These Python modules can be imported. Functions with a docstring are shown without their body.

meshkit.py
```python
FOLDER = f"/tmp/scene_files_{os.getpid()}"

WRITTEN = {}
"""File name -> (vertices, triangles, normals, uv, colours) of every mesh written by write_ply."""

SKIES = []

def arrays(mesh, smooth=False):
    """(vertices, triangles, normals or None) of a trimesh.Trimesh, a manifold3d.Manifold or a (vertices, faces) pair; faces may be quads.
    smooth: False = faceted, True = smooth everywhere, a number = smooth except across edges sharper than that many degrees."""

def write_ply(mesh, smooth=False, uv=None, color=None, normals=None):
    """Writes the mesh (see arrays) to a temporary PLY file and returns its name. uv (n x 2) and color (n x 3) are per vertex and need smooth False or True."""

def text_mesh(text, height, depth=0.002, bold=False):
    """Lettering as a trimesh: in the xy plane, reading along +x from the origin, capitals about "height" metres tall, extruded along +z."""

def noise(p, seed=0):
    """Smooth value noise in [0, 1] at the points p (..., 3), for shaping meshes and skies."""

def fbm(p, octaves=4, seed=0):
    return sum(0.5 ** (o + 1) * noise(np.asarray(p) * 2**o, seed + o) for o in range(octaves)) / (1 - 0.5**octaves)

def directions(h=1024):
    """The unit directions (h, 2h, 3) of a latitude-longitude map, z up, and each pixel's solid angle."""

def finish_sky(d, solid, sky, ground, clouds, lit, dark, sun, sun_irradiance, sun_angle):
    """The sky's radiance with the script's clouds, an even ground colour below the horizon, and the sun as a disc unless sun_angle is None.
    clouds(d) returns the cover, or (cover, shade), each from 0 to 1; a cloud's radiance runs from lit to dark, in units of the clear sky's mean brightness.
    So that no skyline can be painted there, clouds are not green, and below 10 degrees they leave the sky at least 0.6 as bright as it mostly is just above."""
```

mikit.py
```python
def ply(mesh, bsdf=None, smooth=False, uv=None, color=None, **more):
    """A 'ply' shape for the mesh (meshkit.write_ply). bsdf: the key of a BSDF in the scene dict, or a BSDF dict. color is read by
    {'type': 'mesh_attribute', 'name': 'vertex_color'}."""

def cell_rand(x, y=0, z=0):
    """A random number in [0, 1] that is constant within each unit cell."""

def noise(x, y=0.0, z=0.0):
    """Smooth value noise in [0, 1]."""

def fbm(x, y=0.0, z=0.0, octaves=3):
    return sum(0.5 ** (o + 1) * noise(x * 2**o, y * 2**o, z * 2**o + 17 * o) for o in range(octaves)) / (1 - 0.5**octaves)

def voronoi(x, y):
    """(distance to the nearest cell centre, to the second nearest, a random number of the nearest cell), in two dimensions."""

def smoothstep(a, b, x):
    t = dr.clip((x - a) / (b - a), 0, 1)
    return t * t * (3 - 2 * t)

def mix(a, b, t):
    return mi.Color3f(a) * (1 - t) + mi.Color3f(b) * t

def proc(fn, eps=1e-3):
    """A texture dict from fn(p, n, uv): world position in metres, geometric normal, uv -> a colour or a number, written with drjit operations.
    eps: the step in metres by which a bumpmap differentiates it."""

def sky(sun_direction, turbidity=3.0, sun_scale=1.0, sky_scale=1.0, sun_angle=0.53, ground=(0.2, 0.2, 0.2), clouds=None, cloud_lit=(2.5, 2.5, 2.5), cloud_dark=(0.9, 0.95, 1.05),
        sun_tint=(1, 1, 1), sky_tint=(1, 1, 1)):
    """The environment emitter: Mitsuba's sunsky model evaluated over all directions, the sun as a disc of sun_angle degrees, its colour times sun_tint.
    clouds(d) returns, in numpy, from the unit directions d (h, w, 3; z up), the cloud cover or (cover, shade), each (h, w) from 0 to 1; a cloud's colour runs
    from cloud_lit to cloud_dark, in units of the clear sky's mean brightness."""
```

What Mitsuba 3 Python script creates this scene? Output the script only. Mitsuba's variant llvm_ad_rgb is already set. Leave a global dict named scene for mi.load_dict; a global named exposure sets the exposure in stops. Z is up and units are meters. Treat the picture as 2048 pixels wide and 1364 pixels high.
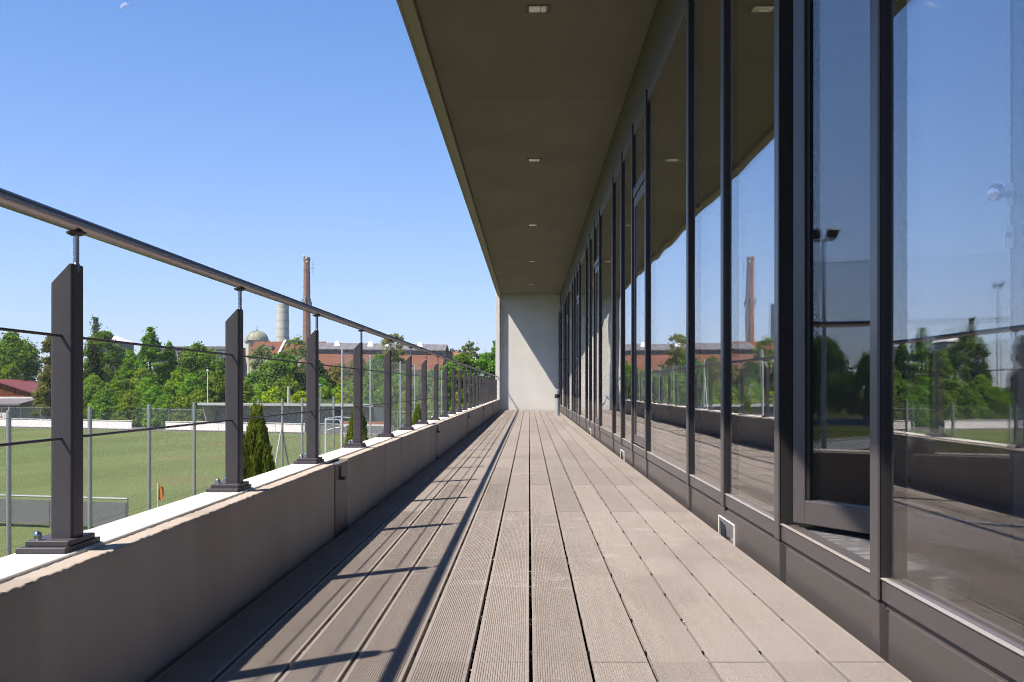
import math, random
import numpy as np
import trimesh
import drjit as dr
import mitsuba as mi
import mikit, meshkit
from mikit import proc, noise, fbm, cell_rand, smoothstep, mix

T = mi.ScalarTransform4f
scene, labels = {}, {}

# ------------------------------------------------------------------ camera, sky, exposure
exposure = 2.7
SUN = np.array([-1.0, -0.69, 1.6])
SUN /= np.linalg.norm(SUN)
F_PX = 1950.0                                   # focal length in pixels of a 2048 px wide picture
EYE = 0.71                                      # camera height above the deck
scene['camera'] = {
    'type': 'perspective', 'fov_axis': 'x', 'fov': math.degrees(2 * math.atan(1024 / F_PX)),
    'principal_point_offset_x': -34 / 2048, 'principal_point_offset_y': -94 / 1364,
    'near_clip': 0.05, 'far_clip': 9000.0,
    'to_world': T().look_at(origin=[0, 0, EYE], target=[0, 1, EYE], up=[0, 0, 1]),
}
def horizon_haze(d):
    # the same pale summer haze all round the horizon
    return 0.62 * np.exp(-np.maximum(d[..., 2], 0) / 0.13)
scene['sky'] = mikit.sky(SUN, turbidity=3.2, sun_scale=0.88, sky_scale=0.62, sun_tint=(0.97, 1.0, 1.07), ground=(0.16, 0.18, 0.10), sky_tint=(0.76, 1.00, 1.42), clouds=horizon_haze, cloud_lit=(2.0, 2.1, 2.3))

# ------------------------------------------------------------------ bookkeeping
def fresh(name, parent=None):
    base = name if parent is None else parent + '__' + name
    key, n = base, 0
    while key in scene or key in labels or any(k.startswith(key + '__') for k in (scene if parent is None else ())):
        n += 1
        key = f'{base}_{n:03d}'
    return key

def obj(name, shape, parent=None, label=None, cat=None, group=None, kind=None):
    key = fresh(name, parent)
    scene[key] = shape
    d = {k: v for k, v in (('label', label), ('category', cat), ('group', group), ('kind', kind)) if v}
    if d:
        labels[key] = d
    return key

def thing(name, label, cat, group=None, kind=None):
    key = fresh(name)
    labels[key] = {k: v for k, v in (('label', label), ('category', cat), ('group', group), ('kind', kind)) if v}
    return key

def moved(shape, x=0, y=0, z=0, rz=0):
    t = T().translate([x, y, z])
    if rz:
        t = t @ T().rotate([0, 0, 1], rz)
    return {**shape, 'to_world': t}

# ------------------------------------------------------------------ mesh helpers
BOX_F = np.array([[0, 2, 3], [0, 3, 1], [4, 5, 7], [4, 7, 6], [0, 1, 5], [0, 5, 4], [2, 6, 7], [2, 7, 3], [0, 4, 6], [0, 6, 2], [1, 3, 7], [1, 7, 5]])

class MB:
    def __init__(self):
        self.v, self.f, self.n = [], [], 0

    def add(self, v, f):
        v = np.asarray(v, float)
        self.v.append(v); self.f.append(np.asarray(f, int) + self.n); self.n += len(v)
        return self

    def box(self, x0, x1, y0, y1, z0, z1):
        v = np.array([[x, y, z] for z in (z0, z1) for y in (y0, y1) for x in (x0, x1)], float)
        return self.add(v, BOX_F)

    def cbox(self, x0, x1, y0, y1, z0, z1, b):
        m = chamfer(x0, x1, y0, y1, z0, z1, b)
        return self.add(m.vertices, m.faces)

    def quad(self, a, b, c, d):
        return self.add([a, b, c, d], [[0, 1, 2], [0, 2, 3]])

    def tube(self, pts, r, n=8, caps=True):
        p = np.asarray(pts, float)
        r = np.broadcast_to(np.asarray(r, float), (len(p),))
        t = np.gradient(p, axis=0)
        t /= np.linalg.norm(t, axis=1, keepdims=True) + 1e-12
        ref = np.array([0, 0, 1.0]) if abs(t[0][2]) < 0.9 else np.array([1.0, 0, 0])
        a = np.cross(t, ref); a /= np.linalg.norm(a, axis=1, keepdims=True) + 1e-12
        b = np.cross(t, a)
        ang = np.arange(n) * 2 * np.pi / n
        v = p[:, None] + r[:, None, None] * (np.cos(ang)[None, :, None] * a[:, None] + np.sin(ang)[None, :, None] * b[:, None])
        f = []
        for i in range(len(p) - 1):
            for j in range(n):
                k = (j + 1) % n
                f += [[i * n + j, i * n + k, (i + 1) * n + k], [i * n + j, (i + 1) * n + k, (i + 1) * n + j]]
        v = v.reshape(-1, 3)
        if caps:
            m = len(v)
            v = np.vstack([v, p[:1], p[-1:]])
            e = (len(p) - 1) * n
            for j in range(n):
                k = (j + 1) % n
                f += [[m, k, j], [m + 1, e + j, e + k]]
        return self.add(v, f)

    def prism(self, poly, z0, z1):
        """vertical prism over a convex counter-clockwise polygon"""
        q = np.asarray(poly, float); n = len(q)
        v = np.vstack([np.c_[q, np.full(n, z0)], np.c_[q, np.full(n, z1)]])
        f = []
        for i in range(n):
            j = (i + 1) % n
            f += [[i, j, n + j], [i, n + j, n + i]]
        for i in range(1, n - 1):
            f += [[0, i + 1, i], [n, n + i, n + i + 1]]
        return self.add(v, f)

    def hull(self, pts):
        m = trimesh.Trimesh(np.asarray(pts, float), process=False).convex_hull
        return self.add(m.vertices, m.faces)

    def mesh(self):
        return trimesh.Trimesh(np.vstack(self.v), np.vstack(self.f), process=False)

def chamfer(x0, x1, y0, y1, z0, z1, b):
    pts = []
    for sx, X in ((1, x0), (-1, x1)):
        for sy, Y in ((1, y0), (-1, y1)):
            for sz, Z in ((1, z0), (-1, z1)):
                pts += [[X + sx * b, Y + sy * b, Z], [X + sx * b, Y, Z + sz * b], [X, Y + sy * b, Z + sz * b]]
    return trimesh.Trimesh(np.array(pts), process=False).convex_hull

def ply(m, bsdf, smooth=False, **k):
    return mikit.ply(m.mesh() if isinstance(m, MB) else m, bsdf, smooth=smooth, **k)

# ------------------------------------------------------------------ materials
def tw(b):
    return {'type': 'twosided', 'b': b}

def pri(color, rough, metallic=0.0, **k):
    c = color if isinstance(color, dict) else {'type': 'rgb', 'value': list(color)}
    r = rough if isinstance(rough, dict) else float(rough)
    return {'type': 'principled', 'base_color': c, 'roughness': r, 'metallic': float(metallic), **k}

def f_deck(p, n, uv):
    col, row = dr.floor((p.x - 0.005) / 0.1545), p.y / 3.08 + dr.floor((p.x - 0.005) / 0.1545) * 0.5
    tone = cell_rand(col, dr.floor(row - 0.821), 3)
    grain = fbm(p.x * 60, p.y * 2.5, 0, 3)
    dust = smoothstep(0.45, 0.8, fbm(p.x * 3.1, p.y * 2.2, 4, 4))
    speck = smoothstep(0.83, 0.9, noise(p.x * 170, p.y * 120)) * smoothstep(0.5, 0.7, fbm(p.x * 4, p.y * 3, 9, 2))
    c = mix((0.178, 0.163, 0.156), (0.236, 0.217, 0.208), tone * 0.75 + grain * 0.5)
    c = mix(c, (0.248, 0.235, 0.233), dust * 0.38)
    scuff = smoothstep(0.66, 0.72, fbm(p.x * 9, p.y * 26, 2, 3)) * smoothstep(0.55, 0.72, fbm(p.x * 1.4, p.y * 1.1, 6, 2))
    stain = smoothstep(0.6, 0.75, fbm(p.x * 2.4, p.y * 1.3, 11, 4))
    c = mix(c, (0.139, 0.125, 0.123), stain * 0.30)
    c = mix(c, (0.307, 0.293, 0.293), scuff * 0.45)
    return mix(c, (0.325, 0.305, 0.293), speck * 0.5)

def f_conc(p, n, uv):
    a = fbm(p.x * 1.7 + 3, p.y * 1.7, p.z * 1.7, 4)
    streak = fbm(p.y * 9 + p.x * 9, 0.0, p.z * 0.7, 3)
    drip = smoothstep(0.58, 0.75, fbm(p.y * 5.0 + 2, 1.0, p.z * 0.25, 4)) * smoothstep(-0.1, 0.34, p.z)
    pores = smoothstep(0.80, 0.9, noise(p.x * 150, p.y * 150, p.z * 150))
    c = mix((0.275, 0.250, 0.228), (0.395, 0.362, 0.332), a * 0.6 + streak * 0.45)
    c = mix(c, (0.210, 0.185, 0.166), drip * 0.40)
    return mix(c, (0.200, 0.171, 0.152), pores * 0.22)

def f_wallc(p, n, uv):
    a = fbm(p.x * 1.3 + 7, p.y * 1.3, p.z * 1.3, 4)
    streak = fbm(p.x * 5 + p.y * 5, 3.0, p.z * 0.5, 3)
    c = mix((0.515, 0.528, 0.525), (0.645, 0.66, 0.66), a * 0.75 + streak * 0.4 - 0.05)
    return c

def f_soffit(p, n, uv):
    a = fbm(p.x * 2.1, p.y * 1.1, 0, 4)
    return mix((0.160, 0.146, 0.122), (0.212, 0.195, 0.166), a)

def f_cope(p, n, uv):
    a = fbm(p.x * 6, p.y * 3, 0, 4)
    return mix((0.468, 0.468, 0.456), (0.593, 0.593, 0.585), smoothstep(0.2, 0.75, a))

def f_pitch(p, n, uv):
    a = fbm(p.x * 0.10, p.y * 0.07, 0, 4)
    b = fbm(p.x * 1.3, p.y * 0.5, 2, 3)
    c = mix((0.098, 0.136, 0.052), (0.152, 0.190, 0.080), a * 0.6 + b * 0.45)
    band = smoothstep(-0.3, 0.3, dr.sin((p.x * 0.93 - p.y * 0.38) * 0.55))
    c = c * (0.93 + 0.10 * band)
    worn = smoothstep(0.62, 0.8, fbm(p.x * 0.16 + 5, p.y * 0.16, 7, 3))
    return mix(c, (0.168, 0.151, 0.084), worn * 0.5)

def f_grass(p, n, uv):
    a = fbm(p.x * 0.3, p.y * 0.3, 0, 4)
    b = fbm(p.x * 4.0, p.y * 4.0, 2, 3)
    return mix((0.041, 0.061, 0.016), (0.087, 0.110, 0.035), a * 0.6 + b * 0.5)

def f_path(p, n, uv):
    return mix((0.116, 0.113, 0.110), (0.168, 0.165, 0.162), fbm(p.x * 0.8, p.y * 0.8, 0, 4))

def f_stone(p, n, uv):
    a = fbm(p.x * 5, p.y * 9, 0, 4)
    w = smoothstep(0.52, 0.68, fbm(p.x * 14, p.y * 30, 3, 4))
    return mix(mix((0.065, 0.072, 0.081), (0.124, 0.130, 0.143), a), (0.221, 0.227, 0.240), w * 0.5)

def f_brick(p, n, uv):
    a = fbm(p.x * 0.5, p.y * 0.5, p.z * 0.35, 4)
    c = cell_rand(dr.floor((p.x + p.y) * 3.5), 0, dr.floor(p.z * 11))
    band = smoothstep(0.62, 0.8, fbm(p.x * 0.2, p.y * 0.2, p.z * 0.5 + 3, 3))
    return mix(mix((0.202, 0.106, 0.081), (0.280, 0.162, 0.126), a * 0.7 + c * 0.35), (0.235, 0.190, 0.162), band * 0.6)

def f_tile(p, n, uv):
    a = fbm(p.x * 0.6, p.y * 0.6, p.z, 4)
    row = dr.abs(dr.sin(p.z * 14))
    return mix((0.139, 0.061, 0.041), (0.209, 0.093, 0.058), a * 0.8 + row * 0.2)

def f_slate(p, n, uv):
    a = fbm(p.x * 0.5, p.y * 0.5, p.z * 0.8, 4)
    rib = smoothstep(0.75, 0.95, dr.abs(dr.sin(p.x * 1.6)))
    return mix(mix((0.116, 0.116, 0.122), (0.168, 0.165, 0.174), a), (0.070, 0.070, 0.070), rib * 0.35)

def f_copper(p, n, uv):
    a = fbm(p.x * 1.3, p.y * 1.3, p.z * 0.7, 4)
    low = smoothstep(13.3, 11.0, p.z)
    return mix(mix((0.204, 0.204, 0.132), (0.288, 0.324, 0.240), a), (0.240, 0.348, 0.300), low * 0.55)

def f_ctower(p, n, uv):
    a = fbm(p.x * 0.8, p.y * 0.8, p.z * 0.25, 4)
    ring = smoothstep(0.90, 1.0, dr.abs(dr.sin(p.z * 1.25)))
    c = mix((0.384, 0.391, 0.360), (0.508, 0.508, 0.477), a)
    return mix(c, (0.161, 0.161, 0.149), ring * 0.35)

def f_plank(p, n, uv):
    g = fbm(p.x * 6, p.z * 0.8, 0, 3)
    return mix((0.114, 0.036, 0.021), (0.180, 0.066, 0.036), g)

M = {
    'deck_wood': tw(pri(proc(f_deck), 0.72, specular=0.25)),
    'deck_wood_groove_shade': tw(pri(proc(lambda p, n, uv: f_deck(p, n, uv) * 0.84), 0.72, specular=0.25)),  # flat boards, darkened in place of the shade inside missing grooves
    'flashing': tw(pri((0.115, 0.108, 0.108), 0.5)),
    'concrete': tw({'type': 'bumpmap', 'arbitrary': proc(lambda p, n, uv: 0.0016 * fbm(p.x * 22, p.y * 22, p.z * 22, 3), 2e-3), 'b': pri(proc(f_conc), 0.85, specular=0.2)}),
    'wall_concrete': tw(pri(proc(f_wallc), 0.85, specular=0.2)),
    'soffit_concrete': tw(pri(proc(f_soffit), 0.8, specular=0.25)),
    'coping_white': tw(pri(proc(f_cope), 0.7)),
    'pitch_grass': tw({'type': 'diffuse', 'reflectance': proc(f_pitch)}),
    'meadow_grass': tw({'type': 'diffuse', 'reflectance': proc(f_grass)}),
    'asphalt': tw({'type': 'diffuse', 'reflectance': proc(f_path)}),
    'sill_stone': tw(pri(proc(f_stone), 0.45)),
    'brick': tw({'type': 'diffuse', 'reflectance': proc(f_brick)}),
    'roof_tile': tw({'type': 'diffuse', 'reflectance': proc(f_tile)}),
    'slate': tw(pri(proc(f_slate), 0.7)),
    'copper': tw(pri(proc(f_copper), 0.6)),
    'tower_concrete': tw({'type': 'diffuse', 'reflectance': proc(f_ctower)}),
    'planks': tw({'type': 'diffuse', 'reflectance': proc(f_plank)}),
    'post_grey': tw(pri((0.052, 0.050, 0.060), 0.5, specular=0.4)),
    'frame_metal': tw(pri((0.094, 0.088, 0.092), 0.32, 0.25, specular=0.6)),
    'panel_metal': tw(pri((0.093, 0.087, 0.087), 0.38, 0.2, specular=0.6)),
    'gasket': tw(pri((0.012, 0.012, 0.014), 0.6)),
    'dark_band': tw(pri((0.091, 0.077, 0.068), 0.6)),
    'sunlit_edge_metal': tw(pri((0.346, 0.331, 0.317), 0.35, 0.2)),  # paler than the frame: sunlight on the transom tops put into the colour
    'black': tw(pri((0.01, 0.01, 0.01), 0.5)),
    'steel': tw({'type': 'roughconductor', 'material': 'Cr', 'alpha': 0.2, 'specular_reflectance': {'type': 'rgb', 'value': [0.80, 0.77, 0.74]}}),
    'chrome': tw({'type': 'roughconductor', 'material': 'Cr', 'alpha': 0.06}),
    'wire_dark': tw(pri((0.10, 0.11, 0.11), 0.5, 0.2)),
    'galvanised': tw(pri((0.340, 0.375, 0.375), 0.42, 0.55)),
    'galvanised_pale': tw(pri((0.396, 0.416, 0.429), 0.45, 0.3)),
    'wire_green': tw(pri((0.223, 0.260, 0.242), 0.5, 0.2)),
    'white_paint': tw(pri((0.646, 0.637, 0.629), 0.5)),
    'white_board': tw(pri((0.705, 0.689, 0.681), 0.5)),
    'aisle_tile': tw({'type': 'diffuse', 'reflectance': proc(lambda p, n, uv: mix((0.151, 0.070, 0.048), (0.207, 0.104, 0.073), fbm(p.x * 0.4, p.y * 0.4, p.z * 0.6, 4) * 0.8 + 0.25 * dr.abs(dr.sin(p.z * 9))))}),
    'grey_board': tw(pri((0.122, 0.128, 0.136), 0.5)),
    'blue_board': tw(pri((0.030, 0.072, 0.198), 0.5)),
    'pink_print': tw(pri((0.434, 0.294, 0.294), 0.6)),
    'orange': tw({'type': 'diffuse', 'reflectance': {'type': 'rgb', 'value': [0.527, 0.167, 0.025]}}),
    'terracotta': tw({'type': 'diffuse', 'reflectance': {'type': 'rgb', 'value': [0.280, 0.123, 0.067]}}),
    'red_metal': tw(pri((0.180, 0.051, 0.057), 0.5)),
    'cream_render': tw({'type': 'diffuse', 'reflectance': {'type': 'rgb', 'value': [0.446, 0.418, 0.324]}}),
    'grey_render': tw({'type': 'diffuse', 'reflectance': {'type': 'rgb', 'value': [0.190, 0.188, 0.190]}}),
    'shed_grey': tw({'type': 'diffuse', 'reflectance': {'type': 'rgb', 'value': [0.168, 0.168, 0.188]}}),
    'window_dark': tw(pri((0.03, 0.035, 0.045), 0.15)),
    'room_wall': tw({'type': 'diffuse', 'reflectance': {'type': 'rgb', 'value': [0.096, 0.090, 0.090]}}),
    'room_floor': tw(pri((0.011, 0.010, 0.010), 0.6)),
    'lamp_glass': tw(pri((0.85, 0.84, 0.80), 0.25)),
    'edge_concrete': tw(pri((0.285, 0.261, 0.214), 0.8)),
    'header_panel': tw(pri((0.084, 0.072, 0.056), 0.6)),
    'bark': tw({'type': 'diffuse', 'reflectance': {'type': 'rgb', 'value': [0.051, 0.039, 0.030]}}),
    'foliage': {'type': 'principledthin', 'base_color': {'type': 'mesh_attribute', 'name': 'vertex_color'}, 'roughness': 0.5, 'diff_trans': 0.75, 'spec_trans': 0.0, 'eta': 1.35},
    'moon_rock': tw({'type': 'diffuse', 'reflectance': {'type': 'rgb', 'value': [0.235, 0.314, 0.532]}}),
    'glass': {'type': 'thindielectric', 'int_ior': 1.70, 'ext_ior': 1.0},
}
# Mitsuba's bumpmap takes its texture under any name
scene.update(M)

GZ = -3.4                                       # ground level below the terrace

# ------------------------------------------------------------------ the setting: ground
def sheet(x0, x1, y0, y1, z, nx, ny):
    xs, ys = np.linspace(x0, x1, nx), np.linspace(y0, y1, ny)
    gx, gy = np.meshgrid(xs, ys)
    v = np.c_[gx.ravel(), gy.ravel(), np.full(gx.size, z)]
    i = (np.arange(ny - 1)[:, None] * nx + np.arange(nx - 1)[None]).ravel()
    return v, np.c_[i, i + 1, i + nx + 1, i + nx]

obj('ground', ply(sheet(-2500, 2500, -2500, 2500, GZ, 3, 3), 'meadow_grass'), kind='structure', label='wide grassy ground around the sports field')

# the perimeter line at the far side of the field, seen from the terrace as running away to the left
B0, B1 = np.array([-84.0, 113.9]), np.array([-8.5, 83.0])
BD = (B1 - B0) / np.linalg.norm(B1 - B0)
BN = np.array([-BD[1], BD[0]])                  # points away from the field
def along(x):                                   # point of that line at a given X
    return B0 + BD * ((x - B0[0]) / BD[0])

m = MB()
pz = GZ + 0.004
c0, c1 = along(-84) - BN * 0.9, along(-10.2) - BN * 0.9
m.add([[-10.2, 20, pz], [c1[0], c1[1], pz], [c0[0], c0[1], pz], [-95, 20, pz]], [[0, 1, 2], [0, 2, 3]])
obj('pitch', ply(m, 'pitch_grass'), kind='structure', label='mown olive green football pitch below the terrace')
m = MB()
a, b = along(-95), along(0)
m.add([[*(a - BN * 0.9), GZ + .008], [*(b - BN * 0.9), GZ + .008], [*(b + BN * 5.5), GZ + .008], [*(a + BN * 5.5), GZ + .008]], [[0, 1, 2], [0, 2, 3]])
obj('path', ply(m, 'asphalt'), kind='structure', label='grey asphalt path along the far boards')

# ------------------------------------------------------------------ deck
X0, PITCH, GAP = 0.005, 0.1545, 0.0095
L_BOARD, Y_END = 3.08, 31.45
def board_mesh(length, grooved):
    w = PITCH - GAP
    pts = [(0, -0.025), (0, -0.0012), (0.0012, 0)]
    ng, mg = 21, 0.009
    gw = (w - 2 * mg) / ng
    for i in range(ng if grooved else 0):       # too fine to see on the boards further away
        x = mg + i * gw
        pts += [(x + gw * 0.50, 0), (x + gw * 0.64, -0.0021), (x + gw * 0.86, -0.0021), (x + gw, 0)]
    pts += [(w - 0.0012, 0), (w, -0.0012), (w, -0.025)]
    p = np.array(pts); k = len(p)
    v = np.vstack([np.c_[p[:, 0], np.zeros(k), p[:, 1]], np.c_[p[:, 0], np.full(k, length), p[:, 1]]])
    f = []
    for i in range(k - 1):
        f += [[i, i + 1, k + i + 1], [i, k + i + 1, k + i]]
    base = len(v)
    v = np.vstack([v, [[w / 2, 0, -0.025], [w / 2, length, -0.025]]])
    for i in range(k - 1):
        f += [[base, i + 1, i], [base + 1, k + i, k + i + 1]]
    f = np.array(f)[:, ::-1]
    return trimesh.Trimesh(v, f, process=False)

board_cache = {}
def board(length, grooved):
    key = (round(length, 3), grooved)
    if key not in board_cache:
        board_cache[key] = ply(board_mesh(length - 0.006, grooved), 'deck_wood' if grooved else 'deck_wood_groove_shade')
    return board_cache[key]

m = MB()
m.box(-0.938, 0.955, -7.9, Y_END, -0.30, -0.14)
for k in range(-20, 84):
    y = 0.03 + k * 0.37
    m.box(-0.93, 0.90, y, y + 0.04, -0.13, -0.026)
deck = obj('deck', ply(m, 'black'), kind='structure', label='long terrace deck of ribbed grey brown boards')
rng = random.Random(4)
clips = MB()
for c in range(-6, 6):
    xs = X0 + c * PITCH + GAP / 2
    start = 4.07 if c % 2 == 0 else 2.53
    y = start - 3 * L_BOARD
    while y < Y_END - 0.05:
        ln = min(L_BOARD, Y_END - y)
        obj('board', moved(board(ln, y < 5.5), xs, y, rng.uniform(-0.0006, 0.0006)), deck)
        y += L_BOARD
for c in range(-5, 6):
    for k in range(-6, 84):
        y = 0.05 + k * 0.37
        x = X0 + c * PITCH
        clips.box(x - 0.006, x + 0.006, y - 0.008, y + 0.008, -0.012, -0.004)
obj('clip', ply(clips, 'black'), deck, kind='stuff', label='small black clips in the gaps between the boards')

bits = MB()
for _ in range(170):
    c, y = rng.randrange(-5, 6), rng.uniform(1.6, 9)
    x, z, q = X0 + c * PITCH + rng.uniform(-.003, .003), rng.uniform(-.010, -.003), rng.uniform(.0015, .004)
    bits.hull([[x - q, y, z], [x + q, y + q, z], [x, y - q * 1.5, z + q * .5], [x, y + q * 2, z + q * .6], [x + q * .6, y, z - q * .6]])
obj('grit', ply(bits, 'coping_white'), deck, kind='stuff', label='pale grit caught in the gaps between the boards')

# ------------------------------------------------------------------ parapet
PX_IN, PX_OUT, PTOP = -0.940, -1.120, 0.345
parapet = thing('parapet_wall', 'low grey concrete parapet along the left side of the deck with a white top', 'wall')
nrng = np.random.default_rng(11)
def parapet_panel(y0, y1, xin, top, rough=0.0016):
    n = max(2, int((y1 - y0) / 0.014))
    ys = np.linspace(y0, y1, n + 1)
    j1, j2 = nrng.normal(0, rough, n + 1), nrng.normal(0, rough, n + 1)
    rows = []
    for i, y in enumerate(ys):
        rows.append([[PX_OUT, y, GZ], [PX_OUT, y, top], [xin - 0.004 + j1[i], y, top + 0.5 * j2[i]], [xin + 0.4 * abs(j1[i]), y, top - 0.005 + j2[i]], [xin, y, top - 0.03], [xin, y, -0.32], [xin, y, GZ]])
    v = np.array(rows).reshape(-1, 3); k = 7
    f = []
    for i in range(n):
        for q in range(k - 1):
            a = i * k + q
            f += [[a, a + k, a + k + 1], [a, a + k + 1, a + 1]]
    for e, s in ((0, 1), (n * k, -1)):
        for q in range(1, k - 1):
            f.append([e, e + q, e + q + 1][::s])
    return trimesh.Trimesh(v, np.array(f), process=False)

JOINTS = [4.72 + 5.12 * k for k in range(-2, 6)]
prev = -7.9
for jy in JOINTS + [31.30]:
    obj('wall_panel', ply(parapet_panel(prev, jy - (0.014 if jy < 31 else 0), PX_IN, PTOP), 'concrete', smooth=35), parapet)
    if jy < 31:
        obj('joint_strip', ply(parapet_panel(jy + 0.004, jy + 0.326, PX_IN + 0.002, PTOP - 0.010, 0.0001), 'flashing', smooth=35), parapet)
        m = MB()
        m.cbox(PX_IN + 0.0025, PX_IN + 0.010, jy + 0.10, jy + 0.14, 0.255, 0.325, 0.002).cbox(PX_IN + 0.0105, PX_IN + 0.030, jy + 0.10, jy + 0.14, 0.255, 0.270, 0.002)
        obj('bracket', ply(m, 'post_grey'), parapet)
    prev = jy + 0.33
for a_, b_ in zip([-7.9] + [jy + 0.165 for jy in JOINTS], [jy + 0.160 for jy in JOINTS] + [31.30]):
    obj('coping', ply(chamfer(-1.116, -0.989, a_, b_, PTOP - 0.004, PTOP + 0.007, 0.002), 'coping_white'), parapet)

# ------------------------------------------------------------------ railing
railing = thing('railing', 'grey post railing with round steel handrail and two wires standing on the concrete parapet', 'railing')
RX, RZ, RR = -1.017, 1.077, 0.0172
m = MB().tube([[RX, y, RZ] for y in np.linspace(-7.5, 31.28, 60)], RR, 20)
obj('handrail', ply(m, 'steel', smooth=40), railing)
for z in (0.826, 0.598):
    m = MB().tube([[-1.037, y, z] for y in np.linspace(-7.5, 31.2, 40)], 0.0032, 8)
    obj('wire', ply(m, 'post_grey', smooth=40), railing)
def post_mesh():
    xl, xr, d = -1.062, -1.012, 0.057
    rc, ca = 0.007, []
    for cx, cy, a0 in ((xr - rc, -d / 2 + rc, -90), (xr - rc, d / 2 - rc, 0), (xl + rc, d / 2 - rc, 90), (xl + rc, -d / 2 + rc, 180)):
        for k in range(4):
            t = math.radians(a0 + 30 * k)
            ca.append((cx + rc * math.cos(t), cy + rc * math.sin(t)))
    n = len(ca)
    lo = [[x, y, PTOP + 0.031] for x, y in ca]
    hi = [[x, y, 0.986 - max(0.0, (xr - rc - x)) * 1.08] for x, y in ca]
    v = np.array(lo + hi); f = []
    for i in range(n):
        j = (i + 1) % n
        f += [[i, j, n + j], [i, n + j, n + i]]
    for i in range(1, n - 1):
        f += [[0, i + 1, i], [n, n + i, n + i + 1]]
    return trimesh.Trimesh(v, np.array(f), process=False)
P_post = ply(post_mesh(), 'post_grey', smooth=35)
P_lower = ply(chamfer(-1.108, -1.000, -0.088, 0.085, PTOP + 0.007, PTOP + 0.019, 0.0012), 'post_grey')
P_upper = ply(chamfer(-1.098, -1.004, -0.066, 0.066, PTOP + 0.0192, PTOP + 0.0312, 0.0012), 'post_grey')
P_pick = ply(MB().tube([[RX, 0, 0.97], [RX, 0, 1.058]], 0.0062, 10), 'steel', smooth=40)
P_flange = ply(MB().tube([[RX, 0, 1.052], [RX, 0, 1.0565], [RX, 0, 1.0605]], [0.012, 0.021, 0.021], 16), 'post_grey', smooth=40)
P_coll = ply(MB().tube([[RX, 0, 0.978], [RX, 0, 0.991]], [0.0095, 0.0064], 10), 'steel', smooth=40)
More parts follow.
